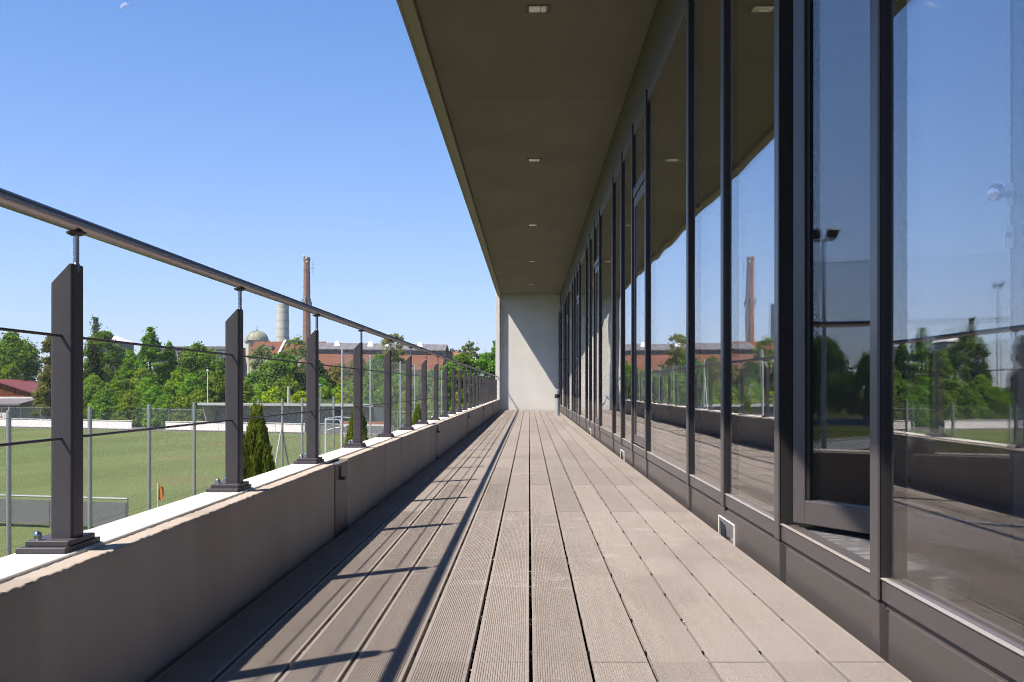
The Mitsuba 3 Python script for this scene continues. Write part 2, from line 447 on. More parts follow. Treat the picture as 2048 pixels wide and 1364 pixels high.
def nut_mesh(x, y):
    z = PTOP + 0.0312
    hexa = [(x + 0.0095 * math.cos(a), y + 0.0095 * math.sin(a)) for a in np.arange(6) * math.pi / 3]
    m = MB().tube([[x, y, z], [x, y, z + 0.0022]], 0.0125, 14).prism(hexa, z + 0.0022, z + 0.0105)
    prof = [(0.0088 * math.cos(t), z + 0.0105 + 0.0095 * math.sin(t)) for t in np.linspace(0, math.pi / 2, 6)]
    return m.tube([[x, y, h] for r, h in prof], [max(r, 1e-4) for r, h in prof], 14)
P_nut = [ply(nut_mesh(-1.080, y), 'chrome', smooth=30) for y in (-0.046, 0.046)]
POSTS = [2.19 + 1.241 * k for k in range(-7, 24)]
for y in POSTS:
    po = obj('post', moved(P_post, 0, y), railing)
    obj('base_plate', moved(P_lower, 0, y), po); obj('base_plate', moved(P_upper, 0, y), po)
    obj('picket', moved(P_pick, 0, y), po); obj('flange', moved(P_flange, 0, y), po); obj('collar', moved(P_coll, 0, y), po)
    for q in P_nut:
        obj('nut', moved(q, 0, y), po)

# ------------------------------------------------------------------ building: soffit, end wall, glazed front
building = thing('building', 'modern building with dark framed glass front under a deep concrete canopy', 'building')
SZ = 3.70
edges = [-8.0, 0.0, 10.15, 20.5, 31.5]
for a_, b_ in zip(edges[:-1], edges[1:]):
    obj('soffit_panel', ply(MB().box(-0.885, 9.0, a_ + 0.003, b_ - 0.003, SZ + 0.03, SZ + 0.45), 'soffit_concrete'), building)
    m = MB().cbox(-0.992, -0.893, a_ + 0.004, b_ - 0.004, SZ - 0.012, SZ + 0.25, 0.004)
    obj('edge_strip', ply(m, 'edge_concrete'), building)
    m = MB().cbox(-1.024, -0.998, a_ + 0.006, b_ - 0.006, SZ - 0.004, SZ + 0.46, 0.003)
    obj('fascia', ply(m, 'edge_concrete'), building)
obj('roof', ply(MB().box(-1.0, 9.0, -8.0, 31.8, SZ + 0.452, SZ + 0.50), 'grey_render'), building)

def Yk(k):
    return 2.69 + 1.06 * k
KS = [k for k in range(-9, 28) if (k - 4) % 5 != 0 and Yk(k) > -7.5]
X_GL, X_NOSE = 0.974, 0.950
Z_SILL, Z_HEAD = 0.188, 3.10
P_mull = ply(MB().cbox(X_NOSE, 0.9605, -0.03, 0.03, 0.129, Z_HEAD + 0.05, 0.003), 'frame_metal')
P_mfoot = ply(MB().cbox(0.956, 1.03, -0.025, 0.025, -0.30, 0.1285, 0.002), 'frame_metal')
P_bead = ply(MB().box(0.9607, 1.033, -0.0292, 0.0292, 0.13, Z_HEAD + .049), 'gasket')
for k in KS:
    y = Yk(k)
    mu = obj('mullion', moved(P_mull, 0, y), building)
    if k % 5 != 2:
        obj('foot', moved(P_mfoot, 0, y), mu)
    obj('seal', moved(P_bead, 0, y), mu)

wr = np.random.default_rng(5)
def pane_mesh(o, u, v, nu, nv, amp=1.0, lean=0.0):
    """a glass sheet with the slight waviness of real glazing"""
    o, u, v = (np.asarray(q, float) for q in (o, u, v))
    lu, lv = np.linalg.norm(u), np.linalg.norm(v)
    n = np.cross(u, v); n /= np.linalg.norm(n)
    s, t = np.meshgrid(np.linspace(0, 1, nu + 1), np.linspace(0, 1, nv + 1))
    w = 0.00035 * wr.uniform(-1, 1) * 16 * s * (1 - s) * t * (1 - t)
    for _ in range(5):
        lam = wr.uniform(0.45, 1.3)
        th = wr.uniform(-0.5, 0.5)
        w = w + 0.00011 * np.sin(2 * np.pi * ((s * lu) * math.sin(th) + (t * lv) * math.cos(th)) / lam + wr.uniform(0, 6.28))
        lam = wr.uniform(0.5, 1.2)
        w = w + 0.00006 * np.sin(2 * np.pi * ((s * lu) * math.cos(th) + (t * lv) * math.sin(th)) / lam + wr.uniform(0, 6.28))
    tilt = (wr.normal(0, 0.0007) + lean) * (s - 0.5) * lu
    p = o + s[..., None] * u + t[..., None] * v + (amp * (w + tilt))[..., None] * n
    i = (np.arange(nv)[:, None] * (nu + 1) + np.arange(nu)[None]).ravel()
    return p.reshape(-1, 3), np.c_[i, i + 1, i + nu + 2, i + nu + 1]

def pane(parent, y0, y1, z0, z1, name='window_pane', lean=0.0):
    nu, nv = max(4, int((y1 - y0) / 0.12)), max(4, int((z1 - z0) / 0.12))
    pa = obj(name, ply(pane_mesh([X_GL, y0, z0], [0, y1 - y0, 0], [0, 0, z1 - z0], nu, nv, 1.0, lean), 'glass', smooth=True), parent)
    obj('inner_sheet', ply(pane_mesh([X_GL + 0.018, y0, z0], [0, y1 - y0, 0], [0, 0, z1 - z0], nu, nv, 1.0, lean), 'glass', smooth=True), pa) if parent == building else \
        obj(name, ply(pane_mesh([X_GL + 0.018, y0, z0], [0, y1 - y0, 0], [0, 0, z1 - z0], nu, nv, 1.0, lean), 'glass', smooth=True), parent)

DOOR_K = (5, 10, 15, 20)
for ka, kb in zip(KS[:-1], KS[1:]):
    y0, y1 = Yk(ka) + 0.0305, Yk(kb) - 0.0305
    tr = obj('transom', ply(MB().cbox(0.962, 1.03, y0, y1, 0.129, Z_SILL, 0.003), 'frame_metal'), building)
    obj('sunlit_edge', ply(MB().cbox(0.958, 0.9735, y0 + .001, y1 - .001, Z_SILL + 0.0005, Z_SILL + 0.0045, 0.001), 'sunlit_edge_metal'), tr)  # added pale strip, painting the bright sunlit top edge of the transom
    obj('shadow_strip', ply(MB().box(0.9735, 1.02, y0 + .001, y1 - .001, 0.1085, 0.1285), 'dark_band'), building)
    door_gap, door_gap2 = (0.058 if ka % 5 != 2 else 0.003), (0.070 if kb == 1 else 0.058 if kb % 5 != 2 else 0.003)
    obj('base_panel', ply(chamfer(0.970, 1.02, y0 - 0.03 + door_gap, y1 + 0.03 - door_gap2, -0.32, 0.108, 0.002), 'panel_metal'), building)
    obj('head_rail', ply(MB().cbox(0.966, 1.03, y0, y1, Z_HEAD - 0.035, Z_HEAD + 0.049, 0.003).cbox(0.9655, 0.9725, y0, y1, Z_HEAD - 0.060, Z_HEAD - 0.036, 0.002), 'panel_metal'), building)
    if ka in DOOR_K:
        dk = obj('door_frame', ply(MB().cbox(0.968, 1.035, y0 + 0.002, y0 + 0.065, 0.205, 2.45, 0.003).cbox(0.968, 1.035, y1 - 0.065, y1 - 0.002, 0.205, 2.45, 0.003)
                .cbox(0.968, 1.035, y0 + 0.066, y1 - 0.066, 0.205, 0.285, 0.003).cbox(0.968, 1.035, y0 + 0.066, y1 - 0.066, 2.37, 2.45, 0.003), 'frame_metal'), building)
        obj('top_bar', ply(MB().cbox(0.960, 1.035, y0 + 0.002, y1 - 0.002, 2.462, 2.54, 0.003), 'frame_metal'), dk)
        pane(building, y0 + 0.05, y1 - 0.05, 0.28, 2.38)
        pane(building, y0, y1, 2.53, Z_HEAD - 0.03)
        if ka == 15:
            m = MB().tube([[0.966, y0 + 0.034, 1.28], [0.925, y0 + 0.034, 1.28]], 0.009, 10).tube([[0.925, y0 + 0.034, 1.28], [0.921, y0 + 0.10, 1.28], [0.921, y0 + 0.16, 1.28]], 0.009, 10)
            obj('handle', ply(m, 'chrome', smooth=40), dk)
    elif ka == 0:
        obj('top_bar', ply(MB().cbox(0.960, 1.035, y0 + 0.002, y1 - 0.002, 2.462, 2.54, 0.003), 'frame_metal'), building)
        pane(building, y0, y1, 2.53, Z_HEAD - 0.03)
    else:
        pane(building, y0, y1, Z_SILL - 0.01, Z_HEAD - 0.03, lean=-0.0030 if ka == 1 else 0.0)
# header band between glass and soffit, jointed on the facade grid
hy = [-8.0] + [Yk(k) for k in KS if k % 5 in (0, 3)] + [31.5]
for a_, b_ in zip(hy[:-1], hy[1:]):
    obj('header_panel', ply(chamfer(1.000, 1.06, a_ + 0.004, b_ - 0.004, Z_HEAD + 0.052, SZ + 0.029, 0.002), 'header_panel'), building)

# open door, hinged on the mullion at its far side and swung into the room
door = thing('door', 'glazed door with dark metal frame standing ajar, swung inwards beside the nearest mullions', 'door')
ANG = math.radians(31.8)
DT = T().translate([1.020, 3.695, 0]) @ T().rotate([0, 0, 1], -(90 - 31.8))
# local frame: x runs along the leaf from the hinge, y points into the room side, z up
def dobj(name, m, bsdf, parent=door, smooth=False, **k):
    return obj(name, {**ply(m, bsdf, smooth=smooth), 'to_world': DT}, parent, **k)
LW, DZ0, DZ1 = 0.965, 0.203, 2.45
fr = dobj('frame', MB().cbox(0, 0.058, -0.03, 0.035, DZ0, DZ1, 0.003).cbox(LW - 0.088, LW, -0.03, 0.035, DZ0, DZ1, 0.003)
     .cbox(0.0585, LW - 0.0885, -0.03, 0.035, DZ0, DZ0 + 0.088, 0.003).cbox(0.0585, LW - 0.0885, -0.03, 0.035, DZ1 - 0.088, DZ1, 0.003), 'frame_metal')
dobj('seal', MB().box(0.0585, 0.073, -0.018, 0.02, DZ0 + 0.09, DZ1 - 0.09).box(LW - 0.104, LW - 0.0885, -0.018, 0.02, DZ0 + 0.09, DZ1 - 0.09), 'gasket', fr)
for oy in (-0.008, 0.010):
    v, f = pane_mesh([0.07, oy, DZ0 + 0.085], [LW - 0.17, 0, 0], [0, 0, DZ1 - DZ0 - 0.17], 7, 18, 0.5)
    obj('pane', {**mikit.ply((v, f), 'glass', smooth=True), 'to_world': DT}, door)
dobj('hinge_edge', MB().box(-0.012, -0.0005, -0.012, 0.03, 0.26, 0.50).box(-0.012, -0.0005, -0.012, 0.03, 0.9, 1.2).box(-0.012, -0.0005, -0.012, 0.03, 2.0, 2.3), 'galvanised_pale')
kx = LW - 0.095
pl = MB()
for zc, hh in ((1.165, 0.036), (1.292, 0.036)):
    ring = [(kx + 0.014 * math.cos(t), zc + math.copysign(hh - 0.014, math.sin(t)) + 0.014 * math.sin(t)) for t in np.linspace(0.01, 2 * math.pi - 0.3, 18)]
    n = len(ring)
    v = np.array([[x, -0.0302, z] for x, z in ring] + [[x, -0.037, z] for x, z in ring])
    f = [[i, (i + 1) % n, n + (i + 1) % n] for i in range(n)] + [[i, n + (i + 1) % n, n + i] for i in range(n)] + [[n, n + i, n + i + 1] for i in range(1, n - 1)]
    pl.add(v, f)
dobj('lock_plate', pl, 'galvanised_pale', smooth=30)
dobj('lock_cylinder', MB().tube([[kx, -0.036, 1.172], [kx, -0.044, 1.172]], 0.008, 12), 'black')
kb = trimesh.creation.icosphere(3, 0.027); kb.apply_scale([1, 0.8, 1]); kb.apply_translation([kx, -0.105, 1.292])
dobj('knob', MB().add(kb.vertices, kb.faces).tube([[kx, -0.036, 1.292], [kx, -0.088, 1.292]], 0.011, 14), 'chrome', smooth=40)
obj('door_sill', ply(chamfer(1.032, 1.23, Yk(0) + 0.032, Yk(1) - 0.032, 0.10, 0.180, 0.003), 'sill_stone'), label='dark stone sill under the open door', cat='sill')

# room behind the glass
RB = building
obj('room_floor', ply(MB().box(1.06, 8.0, -8.0, 31.5, -0.1, 0.12), 'room_floor'), RB)
obj('room_ceiling', ply(MB().box(1.061, 8.0, -8.0, 31.5, 3.16, 3.6), 'room_wall'), RB)
obj('room_wall', ply(MB().box(7.0, 7.3, -7.7, 31.4, 0.121, 3.159), 'room_wall'), RB)
for y in (-7.99, 13.6, 31.2):
    obj('room_wall', ply(MB().box(1.30 if y > 0 else 1.05, 6.99, y, y + 0.2, 0.121, 3.159), 'room_wall'), RB)
obj('outer_wall', ply(MB().box(7.99, 8.3, -8.0, 31.8, GZ, SZ + 0.02), 'grey_render'), RB)
obj('lower_storey', ply(MB().box(-0.93, 7.98, -7.9, 31.3, GZ, -0.33), 'grey_render'), RB)

end_wall = thing('end_wall', 'bare concrete end wall closing the far end of the terrace', 'wall')
obj('wall_face', ply(MB().box(-1.07, 1.5, 31.5, 31.8, GZ, SZ + 0.44), 'wall_concrete'), end_wall)
obj('side_wing', ply(chamfer(-1.075, -0.943, 31.30, 31.499, GZ, SZ - 0.014, 0.004), 'wall_concrete'), end_wall)
obj('corner_strip', ply(MB().cbox(0.955, 0.972, 31.36, 31.40, 3.22, 3.69, 0.002), 'white_paint'), end_wall)

# recessed ceiling lights
lamp_lab = ['nearest square ceiling light in the concrete soffit', 'second nearest ceiling light in the concrete soffit', 'third ceiling light along the soffit', 'fourth ceiling light along the soffit', 'farthest ceiling light, next to the end wall']
for i, y in enumerate([7.76, 12.9, 18.05, 23.2, 28.3]):
    t = thing('ceiling_light', lamp_lab[i], 'ceiling light', 'ceiling lights recessed along the canopy')
    x, z = 0.07, SZ + 0.03
    m = MB().box(x - .10, x + .10, y - .078, y - .066, z - .005, z + .001).box(x - .10, x + .10, y + .066, y + .078, z - .005, z + .001)
    m.box(x - .10, x - .088, y - .0655, y + .0655, z - .005, z + .001).box(x + .088, x + .10, y - .0655, y + .0655, z - .005, z + .001)
    obj('frame', ply(m, 'dark_band'), t)
    obj('diffuser', ply(MB().cbox(x - .07, x + .022, y - .058, y + .058, z - .008, z - .001, .002).cbox(x + .026, x + .068, y - .058, y + .058, z - .008, z - .001, .002), 'lamp_glass'), t)

# recessed service boxes low in the glazed front
box_lab = ['small recessed service box with white rim low on the wall nearest the open door', 'second recessed service box low on the wall further along', 'third recessed service box low on the wall near the far end']
for i, y in enumerate([4.78, 10.1, 15.4]):
    t = thing('service_box', box_lab[i], 'wall box', 'service boxes low on the glass front')
    y0, y1, z0, z1 = y - .19, y + .19, -0.20, 0.064
    m = MB().box(.9635, .9695, y0, y1, z1 - .004, z1).box(.9635, .9695, y0, y1, z0, z0 + .007).box(.9635, .9695, y0, y0 + .007, z0 + .0072, z1 - .0072).box(.9635, .9695, y1 - .007, y1, z0 + .0072, z1 - .0042)
    obj('rim', ply(m, 'white_paint'), t)
    obj('back_plate', ply(MB().box(.9670, .9695, y0 + .0072, y1 - .0072, z0 + .0075, z1 - .0045), 'grey_board'), t)
    m = MB().hull([[.9668, y + .02, z1 - .03], [.9668, y + .16, z1 - .02], [.945, y - .04, -.03], [.9668, y - .08, -.10], [.9668, y + .10, -.10]])
    obj('flap', ply(m, 'black'), t)
    obj('socket', ply(MB().tube([[.9668, y - .09, -.03], [.94, y - .09, -.035]], .026, 14), 'chrome', smooth=40), t)

# standing ashtray at the far end
t = thing('ashtray', 'slim steel standing ashtray with a black band at the far end of the deck', 'ashtray')
ax, ay = 0.73, 25.2
obj('column', ply(MB().tube([[ax, ay, 0.001], [ax, ay, .02], [ax, ay, .021], [ax, ay, .45]], [.075, .075, .064, .064], 24), 'galvanised_pale', smooth=30), t)
obj('band', ply(MB().tube([[ax, ay, .4505], [ax, ay, .55]], .066, 24), 'black', smooth=30), t)
obj('head', ply(MB().tube([[ax, ay, .5505], [ax, ay, .655], [ax, ay, .67]], [.064, .064, .05], 24), 'galvanised_pale', smooth=30), t)

# ------------------------------------------------------------------ chain link fences
def chain_link(p0, p1, z0, z1, pitch, r):
    """diagonal wires of a chain link panel between two plan points"""
    p0, p1 = np.asarray(p0, float), np.asarray(p1, float)
    L, H = np.linalg.norm(p1 - p0), z1 - z0
    d = (p1 - p0) / L
    n = np.array([-d[1], d[0]])
    segs = []
    for s in (1, -1):
        for c in np.arange(-H, L, pitch):
            u0, u1 = max(c, 0.0), min(c + H, L)
            if u1 - u0 < 1e-3:
                continue
            h0, h1 = u0 - c, u1 - c
            if s < 0:
                h0, h1 = H - h0, H - h1
            segs.append((u0, h0, u1, h1, s))
    S = np.array(segs)
    off = np.array([[0, 1.0], [0.87, -0.5], [-0.87, -0.5]]) * r
    V = []
    for q in (0, 2):
        base = np.c_[p0[None] + S[:, q:q + 1] * d, z0 + S[:, q + 1]]
        for ou, on in off:
            V.append(base + np.c_[np.outer(on * np.ones(len(S)) + S[:, 4] * r * 0.9, n) + np.outer(ou * 0.7 * np.ones(len(S)), d), -S[:, 4] * ou * 0.7])
    V = np.stack(V, 1)                                        # (segments, 6, 3)
    k = np.arange(len(S))[:, None, None] * 6
    F = np.array([[0, 1, 4], [0, 4, 3], [1, 2, 5], [1, 5, 4], [2, 0, 3], [2, 3, 5]])[None] + k
    return trimesh.Trimesh(V.reshape(-1, 3), F.reshape(-1, 3), process=False)

FX = -7.2
def side_fence(name, label, ys, top, mat, r, pitch, wr_, braces=(), wire='wire_green'):
    t = thing(name, label, 'fence')
    for y in ys:
        m = MB().tube([[FX, y, GZ], [FX, y, top - 0.02], [FX, y, top]], [r, r, r * 0.9], 10)
        obj('post', ply(m, mat, smooth=40), t)
    for y in braces:
        for s in (-1, 1):
            m = MB().tube([[FX - 0.02, y + s * 0.04, top - 0.9], [FX - 0.02, y + s * 2.05, GZ]], r * 0.75, 8)
            obj('brace', ply(m, mat, smooth=40), t)
    a, b = (FX + r, ys[0]), (FX + r, ys[-1])
    obj('mesh', ply(chain_link(a, b, GZ + 0.03, top - 0.10, pitch, wr_), wire), t, kind='stuff')
    for z in (top - 0.11, (top + GZ) / 2, GZ + 0.08):
        obj('tension_wire', ply(MB().tube([[FX + r, ys[0], z], [FX + r, ys[-1], z]], 0.003, 5), 'wire_green'), t)
    return t
side_fence('ball_fence', 'tall chain link ball fence beside the near end of the building', [-8.4, -4.2, 0.0, 4.2, 8.4], 2.30, 'galvanised_pale', 0.032, 0.060, 0.0036, wire='wire_dark')
side_fence('chain_link_fence', 'lower chain link fence with galvanised posts running along the pitch beside the terrace', [8.5 + 2.495 * k for k in range(0, 12)], 0.40, 'galvanised', 0.034, 0.070, 0.0010, braces=(8.5 + 2.495 * 8,))
side_fence('ball_fence', 'tall chain link ball fence with pale posts beyond the low fence', [37.6, 44.3, 50.2, 54.6, 61.5, 68.2, 74.5, 80.6], 2.21, 'galvanised_pale', 0.042, 0.11, 0.0012, braces=(50.2,))
m = None
t = thing('chain_link_fence', 'far chain link fence behind the white boards at the end of the pitch', 'fence')
pA, pB = along(-92) + BN * 5.5, along(-6) + BN * 5.5
fl = np.linalg.norm(pB - pA)
for k in range(int(fl / 3.0) + 1):
    q = pA + BD * 3.0 * k
    obj('post', ply(MB().tube([[q[0], q[1], GZ], [q[0], q[1], GZ + 2.0]], 0.035, 8), 'galvanised', smooth=40), t)
obj('mesh', ply(chain_link(pA, pB, GZ + 0.02, GZ + 1.92, 0.20, 0.0032), 'wire_green'), t, kind='stuff')
obj('tension_wire', ply(MB().tube([[*pA, GZ + 1.93], [*pB, GZ + 1.93]], 0.012, 5), 'galvanised_pale'), t)

# ------------------------------------------------------------------ perimeter boards
def boards(p, q, label, panel_mat, seg=3.0, h=0.93, kind_rail=True, facing=-1):
    p, q = np.asarray(p, float), np.asarray(q, float)
    t = thing('perimeter_board', label, 'barrier')
    L = np.linalg.norm(q - p); d = (q - p) / L; n = np.array([-d[1], d[0]])
    k = max(1, round(L / seg)); s = L / k
    def plank(a, b, z0, z1, w, off=0.0):
        a, b = p + d * a + n * off, p + d * b + n * off
        return MB().prism([a - n * w, b - n * w, b + n * w, a + n * w], z0, z1)
    for i in range(k):
        obj('panel', ply(plank(i * s + 0.02, (i + 1) * s - 0.02, GZ + 0.12, GZ + h - 0.13, 0.012), panel_mat), t)
    for i in range(k + 1):
        c = p + d * (i * s) + n * 0.045
        obj('post', ply(MB().tube([[*c, GZ], [*c, GZ + h]], 0.028, 6), 'white_paint' if panel_mat == 'white_board' else 'galvanised', smooth=40), t)
    if kind_rail:
        obj('rail', ply(MB().tube([[*(p + n * 0.045), GZ + h - 0.03], [*(q + n * 0.045), GZ + h - 0.03]], 0.034, 8), 'white_paint' if panel_mat == 'white_board' else 'galvanised', smooth=40), t)
    return t
boards(along(-84), along(-38.9), 'long row of white perimeter boards left of the gateway at the far end', 'white_board')
boards(along(-35.0), along(-20.2), 'row of white perimeter boards in front of the grey shelter', 'white_board')
boards(along(-20.0), along(-12.6), 'short grey perimeter boards with pale rail right of the white boards', 'grey_board')
boards((-24.0, 30.9), (-11.56, 28.0), 'grey backs of the near perimeter boards beyond the fence posts', 'grey_board', seg=2.6, h=0.95)
boards((-78.0, 8.05), (-44.0, 16.5), 'white perimeter boards on the left side of the pitch', 'white_board', seg=2.4)
boards((-112.0, -4.0), (-100.0, 40.0), 'blue perimeter boards on the far left side', 'blue_board', seg=4)
t = thing('low_wall', 'low terracotta topped wall behind the grey boards', 'wall')
p, q = along(-17.6) + BN * 1.6, along(-12.6) + BN * 1.6
d_ = (q - p) / np.linalg.norm(q - p); n_ = np.array([-d_[1], d_[0]])
obj('base', ply(MB().prism([p - n_ * .12, q - n_ * .12, q + n_ * .12, p + n_ * .12], GZ, GZ + .82), 'white_paint'), t)
obj('top_course', ply(MB().prism([p - n_ * .14, q - n_ * .14, q + n_ * .14, p + n_ * .14], GZ + .8205, GZ + 1.12), 'terracotta'), t)

# corner flag and goal
t = thing('corner_flag', 'small orange corner flag on a white pole beside the pitch', 'flag')
fx, fy = -9.75, 25.6
obj('pole', ply(MB().tube([[fx, fy, GZ], [fx, fy, GZ + 1.62]], 0.017, 8), 'white_paint', smooth=40), t)
fs, ft = np.meshgrid(np.linspace(0, 1, 9), np.linspace(0, 1, 7))
px_ = fx + 0.018 + 0.15 * fs * (1 - 0.35 * np.abs(ft - 0.55)); py_ = fy + 0.035 * np.sin(fs * 5 + ft * 2); pz_ = GZ + 1.16 + 0.44 * ft - 0.10 * fs * ft
gi = (np.arange(6)[:, None] * 9 + np.arange(8)[None]).ravel()
fv = np.c_[px_.ravel(), py_.ravel(), pz_.ravel()]
ff = np.c_[gi, gi + 1, gi + 10, gi + 9]
obj('cloth', ply((np.vstack([fv, fv + [0, .003, 0]]), np.vstack([ff, ff[:, ::-1] + 63])), 'orange'), t)
t = thing('goal', 'white portable goal frame standing by the fence', 'goal')
gx, gy0, gy1, gh = -12.3, 59.0, 64.0, 2.25
m = MB().tube([[gx, gy0, GZ], [gx, gy0, GZ + gh]], .055, 8).tube([[gx, gy1, GZ], [gx, gy1, GZ + gh]], .055, 8).tube([[gx, gy0, GZ + gh - .02], [gx, gy1, GZ + gh - .02]], .055, 8)
obj('frame', ply(m, 'white_paint', smooth=40), t)
for y in (gy0, gy1):
    m = MB().tube([[gx, y, GZ + gh - .05], [gx + .85, y, GZ + gh - .08], [gx + 1.5, y, GZ + .04]], .03, 6).tube([[gx, y, GZ + 1.55], [gx + .85, y, GZ + gh - .5]], .03, 6).tube([[gx, y, GZ + .04], [gx + 1.5, y, GZ + .04]], .03, 6)
    obj('side_bar', ply(m, 'white_paint', smooth=40), t)
obj('ground_bar', ply(MB().tube([[gx + 1.5, gy0, GZ + .05], [gx + 1.5, gy1, GZ + .05]], .03, 6), 'white_paint', smooth=40), t)

# ------------------------------------------------------------------ shelter, posts and masts
t = thing('shelter', 'long low grey spectator shelter with pale roof edge behind the white boards', 'shelter')
def shp(x, dn):
    return along(x) + BN * dn
sa, sb = -32.2, -14.5
def wallp(x0, x1, n0, n1, z0, z1):
    return MB().prism([shp(x0, n0), shp(x1, n0), shp(x1, n1), shp(x0, n1)], z0, z1)
obj('back_wall', ply(wallp(sa, sb, 3.4, 3.55, GZ, GZ + 2.45), 'shed_grey'), t)
for k in range(12):
    x0 = sa + (sb - sa) * k / 12
    obj('wall_sheet', ply(wallp(x0 + .03, x0 + (sb - sa) / 12 - .03, 3.33, 3.397, GZ + .1, GZ + 2.4), 'shed_grey'), t)
for x in (sa, sb):
    c, e = shp(x, 1.7), shp(x, 3.39)
    g2 = BD * 0.06
    m = MB().hull([[*(c - g2), GZ + 2.40], [*(c + g2), GZ + 2.40], [*(e - g2), GZ], [*(e + g2), GZ], [*(e - g2), GZ + 2.40], [*(e + g2), GZ + 2.40], [*(shp(x, 2.2) - g2), GZ + .9], [*(shp(x, 2.2) + g2), GZ + .9]])
    obj('side_wall', ply(m, 'cream_render'), t)
for k in range(12):
    x0 = sa - .2 + (sb - sa + .4) * k / 12
    x1 = x0 + (sb - sa + .4) / 12 - .03
    v = [[*shp(x0, 1.3), GZ + 2.62], [*shp(x1, 1.3), GZ + 2.62], [*shp(x1, 3.7), GZ + 2.46], [*shp(x0, 3.7), GZ + 2.46]]
    v += [[a_, b_, c_ - .12] for a_, b_, c_ in v]
    obj('roof_panel', ply(MB().add(v, [[0, 1, 2], [0, 2, 3], [4, 6, 5], [4, 7, 6], [0, 4, 5], [0, 5, 1], [1, 5, 6], [1, 6, 2], [2, 6, 7], [2, 7, 3], [3, 7, 4], [3, 4, 0]]), 'grey_board'), t)
obj('roof_edge', ply(wallp(sa - .2, sb + .2, 1.2, 1.29, GZ + 2.46, GZ + 2.70), 'galvanised_pale'), t)
obj('bench', ply(wallp(sa + .5, sb - .5, 2.7, 3.1, GZ + .42, GZ + .47), 'planks'), t)

t = thing('concrete_post', 'pale tapered concrete post behind the shelter', 'post')
cx, cy = shp(-27.2, 8.0)
obj('shaft', ply(MB().tube([[cx, cy, GZ], [cx, cy, GZ + 2.4], [cx, cy, GZ + 4.3]], [.22, .17, .13], 8), 'tower_concrete'), t)
obj('collar', ply(MB().tube([[cx, cy, GZ + 2.25], [cx, cy, GZ + 2.55]], [.34, .28], 8), 'white_paint'), t)
t = thing('street_lamp', 'slim white street lamp in front of the round tree', 'lamp')
lx, ly = -33.3, 101.0
obj('pole', ply(MB().tube([[lx, ly, GZ], [lx, ly, GZ + 5.8]], [.06, .045], 8), 'white_paint', smooth=40), t)
hd = trimesh.creation.icosphere(2, 0.13); hd.apply_translation([lx, ly, GZ + 5.9])
obj('head', ply(hd, 'white_paint', smooth=True), t)
t = thing('street_lamp', 'thin grey lamp pole before the dark bushes behind the shelter', 'lamp')
lx, ly = shp(-24.6, 9.5)
obj('pole', ply(MB().tube([[lx, ly, GZ], [lx, ly, GZ + 4.4]], [.06, .045], 8), 'galvanised', smooth=40), t)
obj('head', ply(MB().cbox(lx - .3, lx + .12, ly - .1, ly + .1, GZ + 4.4, GZ + 4.52, .02), 'galvanised'), t)

def mast(x, y, top, label, yaw):
    t = thing('floodlight_mast', label, 'floodlight')
    obj('pole', ply(MB().tube([[x, y, GZ], [x, y, top - .2]], [.14, .07], 10), 'galvanised', smooth=40), t)
    c, s = math.cos(yaw), math.sin(yaw)
    obj('cross_arm', ply(MB().tube([[x - .55 * c, y - .55 * s, top - .2], [x + .55 * c, y + .55 * s, top - .2]], .05, 8), 'galvanised', smooth=40), t)
    for u in (-.42, .42):
        b = chamfer(-.30, .30, -.12, .12, -.24, .24, .05)
        b.apply_transform(trimesh.transformations.rotation_matrix(.6, [1, 0, 0]))
        b.apply_transform(trimesh.transformations.rotation_matrix(yaw + u * .9, [0, 0, 1]))
        b.apply_translation([x + u * c, y + u * s, top + .12])
        obj('lamp_head', ply(b, 'post_grey'), t)
mast(-44.0, 11.2, 8.1, 'floodlight mast with two lamp heads on the left side of the pitch', 1.2)
mast(-60.8, 130.0, 14.4, 'floodlight mast standing hidden behind the nearest railing post', 0.9)

# ------------------------------------------------------------------ buildings in the distance
def gable(m, x0, x1, y0, y1, z0, zr, t=0.15, over=0.0):
    """roof with its ridge along x"""
    ym = (y0 + y1) / 2
    for ya in (y0 - over, y1 + over):
        m.hull([[x0, ya, z0], [x1, ya, z0], [x0, ym, zr], [x1, ym, zr], [x0, ya, z0 - t], [x1, ya, z0 - t], [x0, ym, zr - t], [x1, ym, zr - t]])
    return m

# clubhouse on the left: ridge along y
t = thing('clubhouse', 'low clubhouse with dark red roof and plank gable at the left edge', 'building')
hx, hl, hr, y0, y1, ze, zr = -63.1, -68.0, -58.3, 115.0, 124.0, 0.22, 1.75
for xe in (hl, hr):
    obj('roof', ply(MB().hull([[xe, y0 - .4, ze], [xe, y1, ze], [hx, y0 - .4, zr], [hx, y1, zr], [xe, y0 - .4, ze - .18], [xe, y1, ze - .18], [hx, y0 - .4, zr - .18], [hx, y1, zr - .18]]), 'red_metal'), t)
for k in range(14):
    xa = hl + .5 + (hr - hl - 1.0) * k / 14; xb = xa + (hr - hl - 1.0) / 14 - .03
    ha, hb = (zr - .2 - abs(x - hx) * (zr - ze) / 4.8 for x in (xa, xb))
    obj('plank', ply(MB().hull([[xa, y0, -.32], [xb, y0, -.32], [xa, y0, max(ha, -.25)], [xb, y0, max(hb, -.25)], [xa, y0 + .08, -.32], [xb, y0 + .08, -.32], [xa, y0 + .08, max(ha, -.25)], [xb, y0 + .08, max(hb, -.25)]]), 'planks'), t)
obj('wall', ply(MB().box(hl + .4, hr - .5, y0 + .09, y1 - .2, GZ, ze - .2), 'cream_render'), t)
obj('fascia', ply(MB().box(hl - .5, hr - .2, y0 - .12, y0 - .02, -.52, -.33), 'white_paint'), t)
